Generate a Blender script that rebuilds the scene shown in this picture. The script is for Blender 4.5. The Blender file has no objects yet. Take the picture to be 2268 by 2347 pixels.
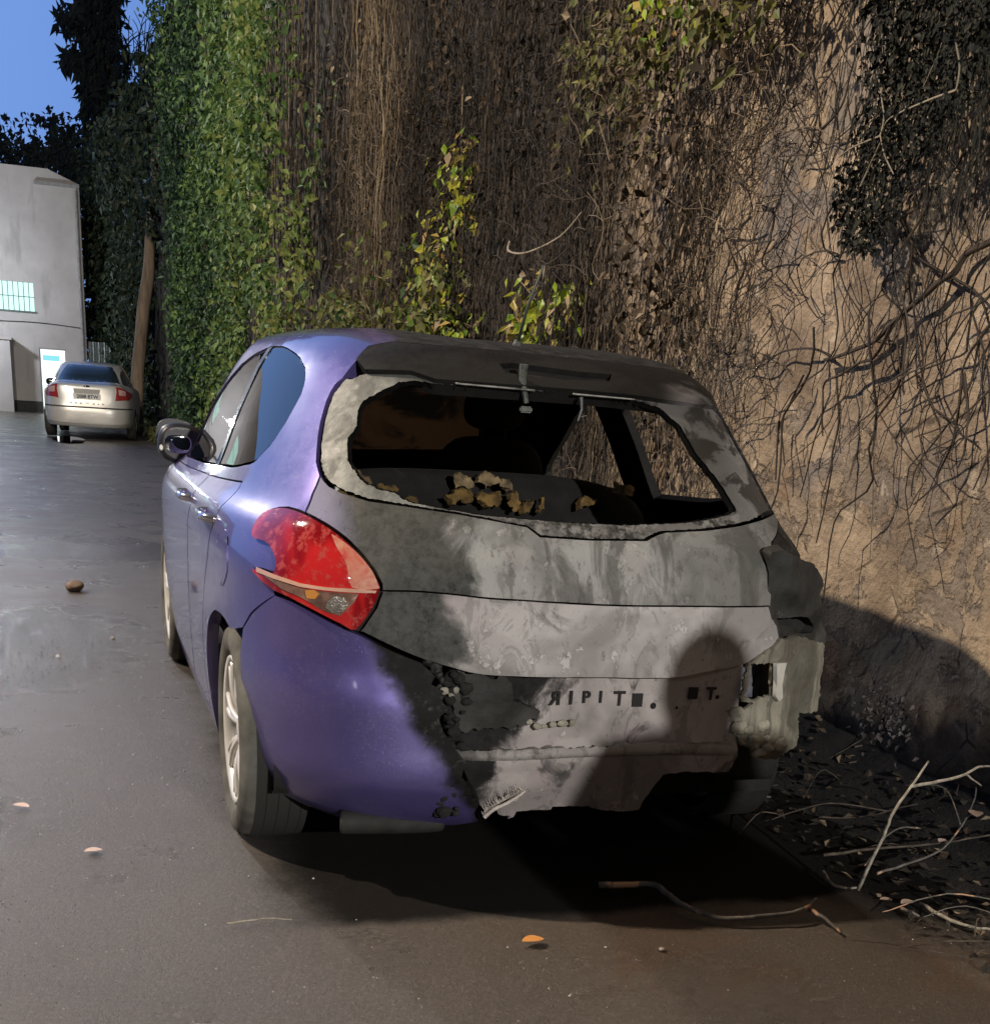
import bpy, bmesh, math, random
import numpy as np
from mathutils import Vector, Matrix, noise, geometry
random.seed(7); RNG = np.random.default_rng(7)
SC = bpy.context.scene
rad = math.radians

# ------------------------------------------------------------------ camera
cam_d = bpy.data.cameras.new('camera'); cam = bpy.data.objects.new('camera', cam_d)
SC.collection.objects.link(cam); SC.camera = cam
_ya, _pi, _ro = rad(18.994), rad(21.2007), rad(3.93567)
_f = Vector((math.sin(_ya)*math.cos(_pi), math.cos(_ya)*math.cos(_pi), -math.sin(_pi)))
_r = Vector((math.cos(_ya), -math.sin(_ya), 0)); _u = _r.cross(_f)
_r2 = _r*math.cos(_ro)+_u*math.sin(_ro); _u2 = -_r*math.sin(_ro)+_u*math.cos(_ro)
cam.matrix_world = Matrix(((_r2.x, _u2.x, -_f.x, -1.2425), (_r2.y, _u2.y, -_f.y, -3.0071), (_r2.z, _u2.z, -_f.z, 1.2533), (0, 0, 0, 1)))
cam_d.sensor_fit = 'HORIZONTAL'; cam_d.sensor_width = 36.0
cam_d.lens = 36.0*2904.18/2268; cam_d.shift_y = (2040.77-1173.5)/2268
cam_d.clip_start = 0.05; cam_d.clip_end = 500

# ------------------------------------------------------------------ world: dusk sky, bright low ahead, dark overhead and behind
W = bpy.data.worlds.new('World'); SC.world = W; W.use_nodes = True
nt = W.node_tree; nt.nodes.clear()
def wn(t, **k):
    n = nt.nodes.new(t)
    for a, b in k.items(): setattr(n, a, b)
    return n
tc = wn('ShaderNodeTexCoord')
dp = wn('ShaderNodeVectorMath', operation='DOT_PRODUCT'); gd = Vector((-0.45, 0.87, 0.18)).normalized()
nt.links.new(tc.outputs['Generated'], dp.inputs[0]); dp.inputs[1].default_value = gd
rp = wn('ShaderNodeValToRGB'); e = rp.color_ramp.elements
e[0].position = 0.30; e[0].color = (0.010, 0.013, 0.022, 1)
e[1].position = 0.99; e[1].color = (0.20, 0.38, 0.84, 1)
m = rp.color_ramp.elements.new(0.62); m.color = (0.018, 0.032, 0.075, 1)
m = rp.color_ramp.elements.new(0.84); m.color = (0.13, 0.25, 0.60, 1)
nt.links.new(dp.outputs['Value'], rp.inputs[0])
bg = wn('ShaderNodeBackground'); bg.inputs[1].default_value = 1.0; nt.links.new(rp.outputs[0], bg.inputs[0])
wo = wn('ShaderNodeOutputWorld'); nt.links.new(bg.outputs[0], wo.inputs[0])

# ------------------------------------------------------------------ street lamps and an added highlight light (the photo's two lamps stand outside the frame)
def lamp(name, loc, power, col, rad_, spot=None, aim=None, typ='POINT'):
    d = bpy.data.lights.new(name, typ); d.energy = power; d.color = col; d.shadow_soft_size = rad_
    o = bpy.data.objects.new(name, d); o.location = loc; SC.collection.objects.link(o)
    if typ == 'SPOT':
        d.spot_size = spot; d.spot_blend = 0.6
        o.rotation_euler = (Vector(aim)-Vector(loc)).to_track_quat('-Z', 'Y').to_euler()
    return o
lamp('street_lamp_light_over_road', (-6.2, 2.7, 6.7), 3600, (1.0, 0.82, 0.62), 0.10)
lamp('street_lamp_light_behind', (1.0, -14.0, 4.75), 6300, (1.0, 0.96, 0.91), 0.09)
lamp('bumper_highlight_light', (-10.0, -14.0, 7.8), 380, (0.95, 0.97, 1.0), 0.16)  # added light for a glint on the bumper, not a known lamp
lamp('street_lamp_light_far', (-5.0, 15.0, 6.5), 1500, (1.0, 0.97, 0.92), 0.15)
lamp('yard_lamp_light', (-4.5, 36.0, 3.2), 420, (0.85, 0.92, 1.0), 0.15)

SC.view_settings.view_transform = 'Standard'; SC.view_settings.look = 'None'
SC.view_settings.exposure = 0.12; SC.view_settings.gamma = 1.0
SC.cycles.max_bounces = 6; SC.cycles.caustics_reflective = False; SC.cycles.caustics_refractive = False

# ================================================================== material helpers
def new_mat(name):
    m = bpy.data.materials.new(name); m.use_nodes = True
    t = m.node_tree; t.nodes.clear()
    return m, t
class G:
    """tiny node-graph builder"""
    def __init__(s, name):
        s.m, s.t = new_mat(name)
        s.out = s.t.nodes.new('ShaderNodeOutputMaterial'); s.b = s.t.nodes.new('ShaderNodeBsdfPrincipled')
        s.t.links.new(s.b.outputs[0], s.out.inputs[0])
        s.co = s.t.nodes.new('ShaderNodeTexCoord')
    def put(s, sock, v):
        if isinstance(v, bpy.types.NodeSocket): s.t.links.new(v, sock)
        elif isinstance(v, (tuple, list)) and len(v) == 3 and sock.type == 'RGBA': sock.default_value = (*v, 1)
        else: sock.default_value = v
    def pos(s, scale=(1, 1, 1), loc=(0, 0, 0), src='Object'):
        n = s.t.nodes.new('ShaderNodeMapping'); s.t.links.new(s.co.outputs[src], n.inputs[0])
        n.inputs['Scale'].default_value = scale; n.inputs['Location'].default_value = loc
        return n.outputs[0]
    def noise(s, scale, detail=4, rough=0.55, vec=None, dist=0.0):
        n = s.t.nodes.new('ShaderNodeTexNoise'); n.inputs['Scale'].default_value = scale
        n.inputs['Detail'].default_value = detail; n.inputs['Roughness'].default_value = rough
        n.inputs['Distortion'].default_value = dist
        s.t.links.new(vec if vec is not None else s.co.outputs['Object'], n.inputs['Vector']); return n.outputs[0]
    def voro(s, scale, feature='F1', vec=None, out=0, rnd=1.0):
        n = s.t.nodes.new('ShaderNodeTexVoronoi'); n.feature = feature; n.inputs['Scale'].default_value = scale
        n.inputs['Randomness'].default_value = rnd
        s.t.links.new(vec if vec is not None else s.co.outputs['Object'], n.inputs['Vector']); return n.outputs[out]
    def ramp(s, v, *stops):
        n = s.t.nodes.new('ShaderNodeValToRGB'); el = n.color_ramp.elements
        while len(el) > 1: el.remove(el[-1])
        for i, (p, c) in enumerate(stops):
            x = el[0] if i == 0 else el.new(p)
            x.position = p; x.color = (c, c, c, 1) if isinstance(c, (int, float)) else (*c, 1)
        s.put(n.inputs[0], v); return n.outputs[0]
    def mix(s, f, a, b, mode='MIX'):
        n = s.t.nodes.new('ShaderNodeMix'); n.data_type = 'RGBA'; n.blend_type = mode
        s.put(n.inputs[0], f); s.put(n.inputs[6], a); s.put(n.inputs[7], b); return n.outputs[2]
    def math(s, op, a, b=0.0, clamp=False):
        n = s.t.nodes.new('ShaderNodeMath'); n.operation = op; n.use_clamp = clamp
        s.put(n.inputs[0], a); s.put(n.inputs[1], b); return n.outputs[0]
    def sep(s, v=None):
        n = s.t.nodes.new('ShaderNodeSeparateXYZ'); s.t.links.new(v if v is not None else s.co.outputs['Object'], n.inputs[0]); return n.outputs
    def step(s, v, lo, hi):
        n = s.t.nodes.new('ShaderNodeMapRange'); n.interpolation_type = 'SMOOTHSTEP'
        s.put(n.inputs[0], v); n.inputs[1].default_value = lo; n.inputs[2].default_value = hi; return n.outputs[0]
    def bump(s, h, strength=0.3, dist=0.01):
        n = s.t.nodes.new('ShaderNodeBump'); n.inputs['Strength'].default_value = strength; n.inputs['Distance'].default_value = dist
        s.put(n.inputs['Height'], h); s.t.links.new(n.outputs[0], s.b.inputs['Normal']); return n.outputs[0]
    def set(s, **k):
        for a, v in k.items(): s.put(s.b.inputs[a.replace('_', ' ')], v)
        return s
    def attr(s, name):
        n = s.t.nodes.new('ShaderNodeAttribute'); n.attribute_name = name; return n.outputs['Color'], n.outputs['Fac']
    def back(s, col=(0.006, 0.005, 0.004)):
        """the inside of a burnt panel is sooty"""
        d = s.t.nodes.new('ShaderNodeBsdfDiffuse'); d.inputs[0].default_value = (*col, 1)
        g = s.t.nodes.new('ShaderNodeNewGeometry'); x = s.t.nodes.new('ShaderNodeMixShader')
        s.t.links.new(g.outputs['Backfacing'], x.inputs[0]); s.t.links.new(s.b.outputs[0], x.inputs[1]); s.t.links.new(d.outputs[0], x.inputs[2])
        s.t.links.new(x.outputs[0], s.out.inputs[0]); return s
def simple(name, col, rough=0.6, metal=0.0, vary=0.25, scale=8.0, bump=0.0, coat=0.0, spec=0.5):
    g = G(name); n = g.noise(scale, 5)
    lo = tuple(c*(1-vary) for c in col); hi = tuple(min(1, c*(1+vary)) for c in col)
    g.set(Base_Color=g.ramp(n, (0.3, lo), (0.7, hi)), Roughness=rough, Metallic=metal, Coat_Weight=coat)
    g.b.inputs['Specular IOR Level'].default_value = spec
    if bump: g.bump(g.noise(scale*6, 4), bump, 0.004)
    return g.m

# ================================================================== object helpers
def link(o, parent=None):
    SC.collection.objects.link(o)
    if parent: o.parent = parent
    return o
def mesh(name, verts, faces, mat=None, parent=None, smooth=True):
    me = bpy.data.meshes.new(name); me.from_pydata([tuple(map(float, v)) for v in verts], [], [tuple(map(int, f)) for f in faces]); me.update()
    if smooth: me.polygons.foreach_set('use_smooth', [True]*len(me.polygons))
    o = bpy.data.objects.new(name, me)
    if mat: me.materials.append(mat)
    return link(o, parent)
def bmobj(name, bm, mat=None, parent=None, smooth=False):
    me = bpy.data.meshes.new(name); bm.to_mesh(me); bm.free()
    if smooth: me.polygons.foreach_set('use_smooth', [True]*len(me.polygons))
    o = bpy.data.objects.new(name, me)
    if mat: me.materials.append(mat)
    return link(o, parent)
def thing(name, label, cat, loc=(0, 0, 0), group=None):
    o = bpy.data.objects.new(name, None); o.empty_display_size = 0.1; o.location = loc; link(o)
    return tag(o, label, cat, group)
def tag(o, label, cat, group=None, kind=None):
    if label: o['label'] = label
    if cat: o['category'] = cat
    if group: o['group'] = group
    if kind: o['kind'] = kind
    return o
def box(bm, c, s, rot=None, bev=0.0):
    r = bmesh.ops.create_cube(bm, size=1.0); vs = r['verts']
    bmesh.ops.scale(bm, vec=s, verts=vs)
    if bev:
        es = list({e for v in vs for e in v.link_edges})
        rr = bmesh.ops.bevel(bm, geom=es, offset=bev, segments=2, affect='EDGES'); vs = list({v for f in rr['faces'] for v in f.verts} | {v for v in vs if v.is_valid})
    if rot: bmesh.ops.rotate(bm, cent=(0, 0, 0), matrix=rot, verts=vs)
    bmesh.ops.translate(bm, vec=c, verts=vs); return vs
def tube(bm, pts, r0, r1=None, seg=6):
    pts = [Vector(p) for p in pts]; r1 = r0 if r1 is None else r1; rings = []
    for i, p in enumerate(pts):
        d = (pts[min(i+1, len(pts)-1)]-pts[max(i-1, 0)]).normalized()
        a = d.orthogonal().normalized() if i == 0 else (a - d*a.dot(d)).normalized()
        b = d.cross(a); r = r0+(r1-r0)*i/max(1, len(pts)-1)
        rings.append([bm.verts.new(p+(a*math.cos(2*math.pi*k/seg)+b*math.sin(2*math.pi*k/seg))*r) for k in range(seg)])
    for i in range(len(rings)-1):
        for k in range(seg): bm.faces.new((rings[i][k], rings[i][(k+1) % seg], rings[i+1][(k+1) % seg], rings[i+1][k]))
    bm.faces.new(rings[0][::-1]); bm.faces.new(rings[-1])
def lathe(bm, prof, cx, cy, cz, seg=48):
    """profile of (x offset, radius) about an axis along x"""
    rings = []
    for x, r in prof:
        rings.append([bm.verts.new((cx+x, cy+r*math.cos(2*math.pi*k/seg), cz+r*math.sin(2*math.pi*k/seg))) for k in range(seg)])
    for i in range(len(rings)-1):
        for k in range(seg): bm.faces.new((rings[i][k], rings[i][(k+1) % seg], rings[i+1][(k+1) % seg], rings[i+1][k]))
def catmull(P, n=6, closed=False):
    P = [np.array(p, float) for p in P]; out = []
    N = len(P); rng = N if closed else N-1
    for i in range(rng):
        if closed: a, b, c, d = P[i-1], P[i], P[(i+1) % N], P[(i+2) % N]
        else: a, b, c, d = P[max(i-1, 0)], P[i], P[i+1], P[min(i+2, N-1)]
        for k in range(n):
            t = k/n; out.append(0.5*(2*b+(c-a)*t+(2*a-5*b+4*c-d)*t*t+(3*b-a-3*c+d)*t**3))
    if not closed: out.append(P[-1])
    return out
def nz(x, y, z, s=1.0): return noise.noise(Vector((x*s, y*s, z*s)))

# ================================================================== car hull: a loft of plan rings, shared by both cars
class Hull:
    def __init__(s, rows, ym, ytop, sag=0.0, t8=8.5):
        s.A = np.array(rows, float); s.ym = ym; s.ytop = ytop; s.sag = sag; s.t8 = t8
    def _p(s, y, xq):
        x = s.A[:, 0]; h = np.diff(x); d = np.diff(y)/h; m = np.zeros_like(y)
        for i in range(1, len(x)-1):
            if d[i-1]*d[i] > 0:
                w1 = 2*h[i]+h[i-1]; w2 = h[i]+2*h[i-1]; m[i] = (w1+w2)/(w1/d[i-1]+w2/d[i])
        m[0] = d[0]; m[-1] = d[-1]
        i = np.clip(np.searchsorted(x, xq, side='right')-1, 0, len(x)-2); t = (xq-x[i])/h[i]
        return (2*t**3-3*t**2+1)*y[i]+(t**3-2*t**2+t)*h[i]*m[i]+(-2*t**3+3*t**2)*y[i+1]+(t**3-t**2)*h[i]*m[i+1]
    def __call__(s, S, T, ins=0.0):
        S = np.asarray(S, float); T = np.clip(np.asarray(T, float), s.A[0, 0], s.A[-1, 0])
        yr, zr, zs, w, yf, zf, nr, nf = [s._p(s.A[:, k], T) for k in range(1, 9)]
        w = w-ins; yr = yr+ins; yf = yf-ins
        a = np.abs(S); rear = a <= 1; u = np.clip(np.where(rear, a, 2-a), 0, 1); n = np.where(rear, nr, nf)
        ym = np.where(T > s.t8, s.ym+(s.ytop-s.ym)*(T-s.t8)/(s.A[-1, 0]-s.t8), s.ym)
        L = np.maximum(np.where(rear, ym-yr, yf-ym), 1e-3)
        xc = 0.5**(1/n); xf = np.where(u < .5, u*2*xc, 0); yy_ = np.where(u >= .5, (1-u)*2*xc, 0)
        X = np.where(u < .5, xf, (1-np.clip(yy_, 0, 1)**n)**(1/n))*w
        Y = np.where(u < .5, (1-np.clip(xf, 0, 1)**n)**(1/n), yy_)*L
        y = np.where(rear, ym-Y, ym+Y); fr = np.clip(Y/L, 0, 1)
        bl = np.clip((1-fr)/0.18, 0, 1); bl = bl*bl*(3-2*bl); bf = np.clip((1-fr)/0.62, 0, 1); bf = bf*bf*(3-2*bf)
        b = np.where(rear, bl, bf); z = np.where(rear, zr, zf)*(1-b)+zs*b
        X = np.sign(S+1e-12)*X
        return np.stack([X, y, z-s.sag*(X+.8)], -1)
    def side(s, pts, sgn=-1):
        """(y, z) on the flank -> chart"""
        if not hasattr(s, 'g'):
            a, b = np.meshgrid(np.linspace(-1.7, -0.42, 800), np.linspace(0, 8.6, 500), indexing='ij'); s.g = (a, b, s(a, b))
        a, b, V = s.g; out = []
        for y, z in pts:
            i = np.unravel_index(((V[..., 1]-y)**2+(V[..., 2]-z)**2).argmin(), a.shape); out.append((float(a[i])*(-sgn), float(b[i])))
        return out
def pip(P, poly):
    x, y = P[:, 0], P[:, 1]; ins = np.zeros(len(P), bool); q = np.array(poly); n = len(q); j = n-1
    for i in range(n):
        c = ((q[i, 1] > y) != (q[j, 1] > y)) & (x < (q[j, 0]-q[i, 0])*(y-q[i, 1])/(q[j, 1]-q[i, 1]+1e-15)+q[i, 0]); ins ^= c; j = i
    return ins
def resample(poly, step):
    out = []
    for i in range(len(poly)):
        a = np.array(poly[i]); b = np.array(poly[(i+1) % len(poly)]); k = max(1, int(np.ceil(np.linalg.norm(b-a)/step)))
        for j in range(k): out.append(tuple(a+(b-a)*j/k))
    return out
def area(p): return 0.5*sum(p[i-1][0]*p[i][1]-p[i][0]*p[i-1][1] for i in range(len(p)))
def offset(poly, d):
    """shrink (d>0) a closed polygon"""
    n = len(poly); q = np.array(poly); s = 1 if area(poly) > 0 else -1; out = []
    for i in range(n):
        t = q[(i+1) % n]-q[i-1]; L = np.linalg.norm(t); out.append(tuple(q[i]+s*d*np.array((-t[1], t[0]))/L) if L > 1e-9 else tuple(q[i]))
    return out
def sheet(name, outer, holes, fn, mat, parent, sc=(1, 1), grid=0.05, flange=0.0, gap=0.0, inward=None, bstep=None, jig=0.0):
    """surface patch: polygon in a chart, triangulated and mapped by fn; the rim is folded inward by flange"""
    sx, sy = sc; S = lambda P: [(p[0]*sx, p[1]*sy) for p in P]
    bs = bstep or grid
    loops = [resample(S(outer), bs)]+[resample(S(h), bs) for h in holes]
    if gap: loops = [offset(loops[0], gap)]+[offset(l, -gap) for l in loops[1:]]
    if jig:
        loops = [[(x+jig*(noise.noise(Vector((x*31, y*31, 3)))+.7*noise.noise(Vector((x*110, y*110, 3)))), y+jig*(noise.noise(Vector((x*31, y*31, 9)))+.7*noise.noise(Vector((x*110, y*110, 9))))) for x, y in l] for l in loops]
    V = []; E = []
    for l in loops:
        b = len(V); V += l; E += [(b+i, b+(i+1) % len(l)) for i in range(len(l))]
    a = np.array(loops[0]); gx = np.arange(a[:, 0].min(), a[:, 0].max(), grid); gy = np.arange(a[:, 1].min(), a[:, 1].max(), grid)
    A, B = np.meshgrid(gx, gy); A[1::2] += grid/2; P = np.stack([A.ravel(), B.ravel()], 1)
    ok = pip(P, offset(loops[0], grid*.3))
    for l in loops[1:]: ok &= ~pip(P, offset(l, -grid*.3))
    P = P[ok]; V += [tuple(p) for p in P]
    r = geometry.delaunay_2d_cdt([Vector(v) for v in V], E, [], 0, 1e-6)
    rv = np.array([(v[0], v[1]) for v in r[0]]); tri = [f for f in r[2] if len(f) == 3]
    cen = np.array([rv[list(f)].mean(0) for f in tri]); k = pip(cen, loops[0])
    for l in loops[1:]: k &= ~pip(cen, l)
    tri = [f for f, q in zip(tri, k) if q]
    X = fn(rv[:, 0]/sx, rv[:, 1]/sy)
    # orient outward
    e = 1e-3; Xa = fn(rv[:, 0]/sx+e, rv[:, 1]/sy); Xb = fn(rv[:, 0]/sx, rv[:, 1]/sy+e*10); nn = np.cross(Xa-X, Xb-X)
    ref = inward(X) if inward else np.array([0, 1.75, .7])-X
    sg = np.where((nn*ref).sum(-1) > 0, -1., 1.)[:, None]; L = np.linalg.norm(nn, axis=1)[:, None]; N = nn*sg/np.maximum(L, 1e-12)
    F = []
    for f in tri:
        a_, b_, c_ = X[f[0]], X[f[1]], X[f[2]]; n_ = np.cross(b_-a_, c_-a_); m_ = N[f[0]]+N[f[1]]+N[f[2]]
        F.append(tuple(f) if (n_*m_).sum() > 0 else tuple(f[::-1]))
    X = [tuple(x) for x in X]
    if flange:
        ec = {}
        for f in F:
            for i in range(3): ec.setdefault(frozenset((f[i], f[(i+1) % 3])), []).append((f[i], f[(i+1) % 3]))
        bd = [v[0] for v in ec.values() if len(v) == 1]; mp = {}
        def dup(i, d):
            if (i, d) not in mp: mp[(i, d)] = len(X); X.append(tuple(np.array(X[i])-N[i]*d))
            return mp[(i, d)]
        for a_, b_ in bd: F.append((dup(b_, 0.0), dup(a_, 0.0), dup(a_, flange), dup(b_, flange)))
    return mesh(name, X, F, mat, parent)
def mirror_pts(P): return [(-a, b) for a, b in P]

# ================================================================== the setting
# --- road
g = G('wet_asphalt')
X_, Y_, Z_ = g.sep()
big = g.noise(0.55, 4, 0.6); mid = g.noise(2.3, 5, 0.6); fine = g.noise(230, 6, 0.85); fv = g.voro(190)
px_ = g.math('ADD', X_, g.math('MULTIPLY', g.math('SUBTRACT', big, .5), 1.2)); py_ = g.math('ADD', Y_, g.math('MULTIPLY', g.math('SUBTRACT', mid, .5), 1.8))
pond = g.math('MULTIPLY', g.step(px_, -0.75, -1.45), g.math('MULTIPLY', g.step(py_, 1.8, 3.2), g.step(py_, 5.2, 3.9)))
pond2 = g.math('MULTIPLY', g.step(py_, 6.4, 6.8), g.step(py_, 8.2, 7.4))
wet = g.math('MAXIMUM', g.math('MAXIMUM', pond, g.math('MULTIPLY', pond2, .8)), g.math('MULTIPLY', g.step(big, 0.56, 0.66), .55))
col = g.mix(g.ramp(g.math('ADD', g.math('MULTIPLY', fine, .6), g.math('MULTIPLY', g.noise(75, 5, .8), .4)), (0.44, 0.0), (0.60, 1.0)), (0.034, 0.029, 0.025), (0.160, 0.134, 0.110))
col = g.mix(g.ramp(mid, (0.3, 0.0), (0.75, 0.55)), col, (0.098, 0.078, 0.060))
col = g.mix(g.math('MULTIPLY', g.math('MULTIPLY', g.step(X_, -0.9, 0.1), g.step(Y_, 0.8, -0.3)), 0.6), col, (0.070, 0.050, 0.032))
rust = g.math('MULTIPLY', g.step(g.noise(1.9, 4, 0.6, dist=0.6), 0.48, 0.62), g.math('MULTIPLY', g.step(X_, -0.6, 0.2), g.step(Y_, 0.5, -0.6)))
col = g.mix(g.math('MULTIPLY', rust, 0.75), col, (0.085, 0.045, 0.022))
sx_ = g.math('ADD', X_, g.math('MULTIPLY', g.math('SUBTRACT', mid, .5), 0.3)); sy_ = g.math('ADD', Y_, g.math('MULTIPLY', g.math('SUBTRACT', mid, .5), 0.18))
soot_shade = g.math('MULTIPLY', g.math('MULTIPLY', g.step(sx_, -0.85, -0.62), g.step(sy_, -0.17, -0.09)), g.step(Y_, 4.5, 3.5))  # burn soot, spread so the colour also holds the car's dark shadow
litter = g.math('MULTIPLY', g.step(sx_, 0.60, 0.95), g.step(sy_, -0.75, -0.15)); soot_shade = g.math('MAXIMUM', soot_shade, litter)
col = g.mix(g.math('MULTIPLY', soot_shade, 0.95), col, (0.014, 0.013, 0.012))
spk = g.math('MULTIPLY', g.step(g.voro(46), 0.16, 0.10), g.step(g.noise(3.1, 3), 0.50, 0.62))
grit = g.step(g.voro(330, out=0), 0.36, 0.22); col = g.mix(g.math('MULTIPLY', grit, g.step(g.noise(60, 3), .48, .62)), col, g.mix(g.noise(200, 2), (.02, .018, .016), (.50, .47, .43)))
col = g.mix(g.math('MULTIPLY', spk, 0.8), col, (0.02, 0.018, 0.016))
spw = g.math('MULTIPLY', g.step(g.voro(31), 0.085, 0.05), g.step(g.noise(2.6, 3), 0.50, 0.60))
col = g.mix(g.math('MULTIPLY', spw, 0.75), col, (0.42, 0.38, 0.34))
col = g.mix(g.math('MULTIPLY', wet, 0.75), col, g.mix(0.35, col, (0.0, 0.0, 0.0)))
col = g.mix(g.math('MULTIPLY', soot_shade, 0.93), col, (0.013, 0.012, 0.011))
g.set(Base_Color=col, Roughness=g.mix(soot_shade, g.mix(wet, g.ramp(mid, (0.3, 0.22), (0.7, 0.46)), g.ramp(fine, (0.3, 0.13), (0.8, 0.30))), (.95, .95, .95)))
g.put(g.b.inputs['Specular IOR Level'], g.math('SUBTRACT', .75, g.math('MULTIPLY', soot_shade, .70)))
g.bump(g.math('ADD', fine, g.math('MULTIPLY', g.noise(75, 5, .8), 1.2)), 0.8, 0.004)
M_road = g.m
def grid_mesh(name, xs, ys, fz, mat):
    V = [(x, y, fz(x, y)) for y in ys for x in xs]; nx = len(xs)
    F = [(j*nx+i, j*nx+i+1, (j+1)*nx+i+1, (j+1)*nx+i) for j in range(len(ys)-1) for i in range(nx-1)]
    return mesh(name, V, F, mat)
xs = [-120, -60, -30, -15]+[ -8+0.5*i for i in range(14)]+[-1+0.1*i for i in range(28)]+[2.2, 4, 10, 30, 80, 150]
ys = [-60, -30, -15, -8, -5]+[-3+0.1*i for i in range(70)]+[4.5, 5.5, 7, 9, 12, 16, 20, 25, 30, 36, 44, 60, 90, 140, 220, 300]
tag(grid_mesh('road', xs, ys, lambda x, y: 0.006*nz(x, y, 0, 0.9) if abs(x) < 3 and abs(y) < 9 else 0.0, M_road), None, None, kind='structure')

g = G('puddle_water'); g.set(Base_Color=(.01, .01, .012), Roughness=.03); g.b.inputs['Specular IOR Level'].default_value = 1.0; M_pud = g.m
P_ = [(-1.20+.30*math.cos(a)*(1+.25*nz(math.cos(a), math.sin(a), 1, 1.5)), 23.5+1.3*math.sin(a), .010) for a in np.linspace(0, 6.2, 40)]
tag(mesh('puddle', P_, [tuple(range(40))], M_pud, smooth=False), None, None, kind='structure')
rg_ = random.Random(5); V = []; F = []; T_ = []
for i in range(6500):
    x = rg_.uniform(-1.9, 1.0); y = -1.0+4.6*rg_.random()**1.5; r = rg_.uniform(.0010, .0027)*(1+.25*max(0, y)); b = len(V); t_ = 0.0 if rg_.random() < .74 else rg_.uniform(.4, 1)
    if nz(x, y, 0, 2.2)+rg_.uniform(-.5, .5) < 0 or (x > -.8 and y > -.25): continue
    z0 = 0.006*nz(x, y, 0, 0.9)
    for q in range(5): a = q*1.2566+rg_.uniform(-.3, .3); V.append((x+r*math.cos(a)*rg_.uniform(.7, 1.3), y+r*math.sin(a), z0))
    V.append((x+rg_.uniform(-.3, .3)*r, y, z0+r*rg_.uniform(.6, 1.1))); F += [(b+q, b+(q+1) % 5, b+5) for q in range(5)]; T_ += [t_]*5
g = G('grit'); c_, f_ = g.attr('tint'); g.set(Base_Color=g.ramp(f_, (0, (.018, .016, .014)), (.4, (.25, .22, .20)), (1, (.40, .37, .33))), Roughness=.7)
o = mesh('road_grit', V, F, g.m, smooth=False); a_ = o.data.attributes.new('tint', 'FLOAT', 'FACE'); a_.data.foreach_set('value', np.array(T_, np.float32)); tag(o, 'dark and pale grit strewn over the wet road around the car', 'grit', kind='stuff')

# --- earth bank at the foot of the wall
g = G('earth_litter'); n = g.noise(14, 6, 0.7); v = g.noise(90, 4, 0.7)
c = g.mix(g.ramp(n, (0.35, 0.0), (0.7, 1.0)), (0.008, 0.007, 0.006), (0.026, 0.020, 0.015)); c = g.mix(g.ramp(v, (0.62, 0.0), (0.75, 0.7)), c, (0.06, 0.045, 0.03))
g.set(Base_Color=c, Roughness=0.9); g.bump(g.math('ADD', n, v), 0.8, 0.02); M_earth = g.m
def bank(x, y):
    t = min(1, max(0, (x-0.98-0.10*nz(0, y, 4, 0.8)-0.04*nz(0, y, 1, 4))/0.75))
    return -0.012+t*t*(0.30+0.08*nz(x, y, 2, 1.1))+0.03*min(1, t*4)*nz(x, y, 0, 6)+0.014*min(1, t*6)*nz(x, y, 5, 22)
tag(grid_mesh('earth_bank', [0.8+0.03*i for i in range(36)], [-3.0+0.05*i for i in range(120)]+[3+0.25*i for i in range(160)], bank, M_earth), None, None, kind='structure')

# --- retaining wall
g = G('old_plaster_wall'); X_, Y_, Z_ = g.sep()
P1 = g.pos((1, 1, 1)); n1 = g.noise(1.6, 6, 0.62, dist=0.4); n2 = g.noise(6.5, 6, 0.65); n3 = g.noise(38, 5, 0.7)
c = g.ramp(n1, (0.34, (0.19, 0.145, 0.105)), (0.47, (0.40, 0.315, 0.225)), (0.62, (0.58, 0.465, 0.335)))
c = g.mix(g.ramp(n2, (0.35, 0.75), (0.6, 0.0)), c, (0.26, 0.20, 0.15))
st = g.voro(2.6, vec=g.pos((1, 1, 1.35)), out=1); stm = g.step(g.noise(1.25, 3, 0.5, vec=g.pos((1, 1, 1), (7, 3, 1))), 0.50, 0.60)
sx = g.sep(st)[0]
c = g.mix(g.math('MULTIPLY', g.step(g.math('ADD', sx, g.math('MULTIPLY', n2, .3)), 0.70, 0.80), g.math('MULTIPLY', stm, 0.8)), c, (0.225, 0.205, 0.195))
c = g.mix(g.math('MULTIPLY', g.step(g.noise(9, 4, .6, vec=g.pos((1, 1, 1), (4, 4, 4))), .58, .66), .5), c, (.46, .36, .26))
c = g.mix(g.math('MULTIPLY', g.step(g.noise(3.2, 4, 0.6, vec=g.pos((1, 1, 1), (1, 8, 2))), 0.58, 0.70), 0.55), c, (0.30, 0.175, 0.10))
pt = g.step(g.noise(2.6, 9, 0.66, vec=g.pos((1, 1, 1.3), (11, 2, 5)), dist=.3), 0.535, 0.560); c = g.mix(g.math('MULTIPLY', pt, .62), c, (0.215, 0.185, 0.16))
pt2 = g.step(g.noise(5.5, 9, 0.7, vec=g.pos((1, 1, 1), (3, 9, 1))), 0.60, 0.62); c = g.mix(g.math('MULTIPLY', pt2, .6), c, (0.62, 0.52, 0.40))
crk = g.step(g.voro(1.7, 'DISTANCE_TO_EDGE', vec=g.pos((1, 1.2, 1), (0.3, 0, 0.2))), 0.012, 0.004)
crk = g.math('MULTIPLY', crk, g.step(n2, 0.47, 0.56)); c = g.mix(g.math('MULTIPLY', crk, 0.8), c, (0.06, 0.045, 0.035))
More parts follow.
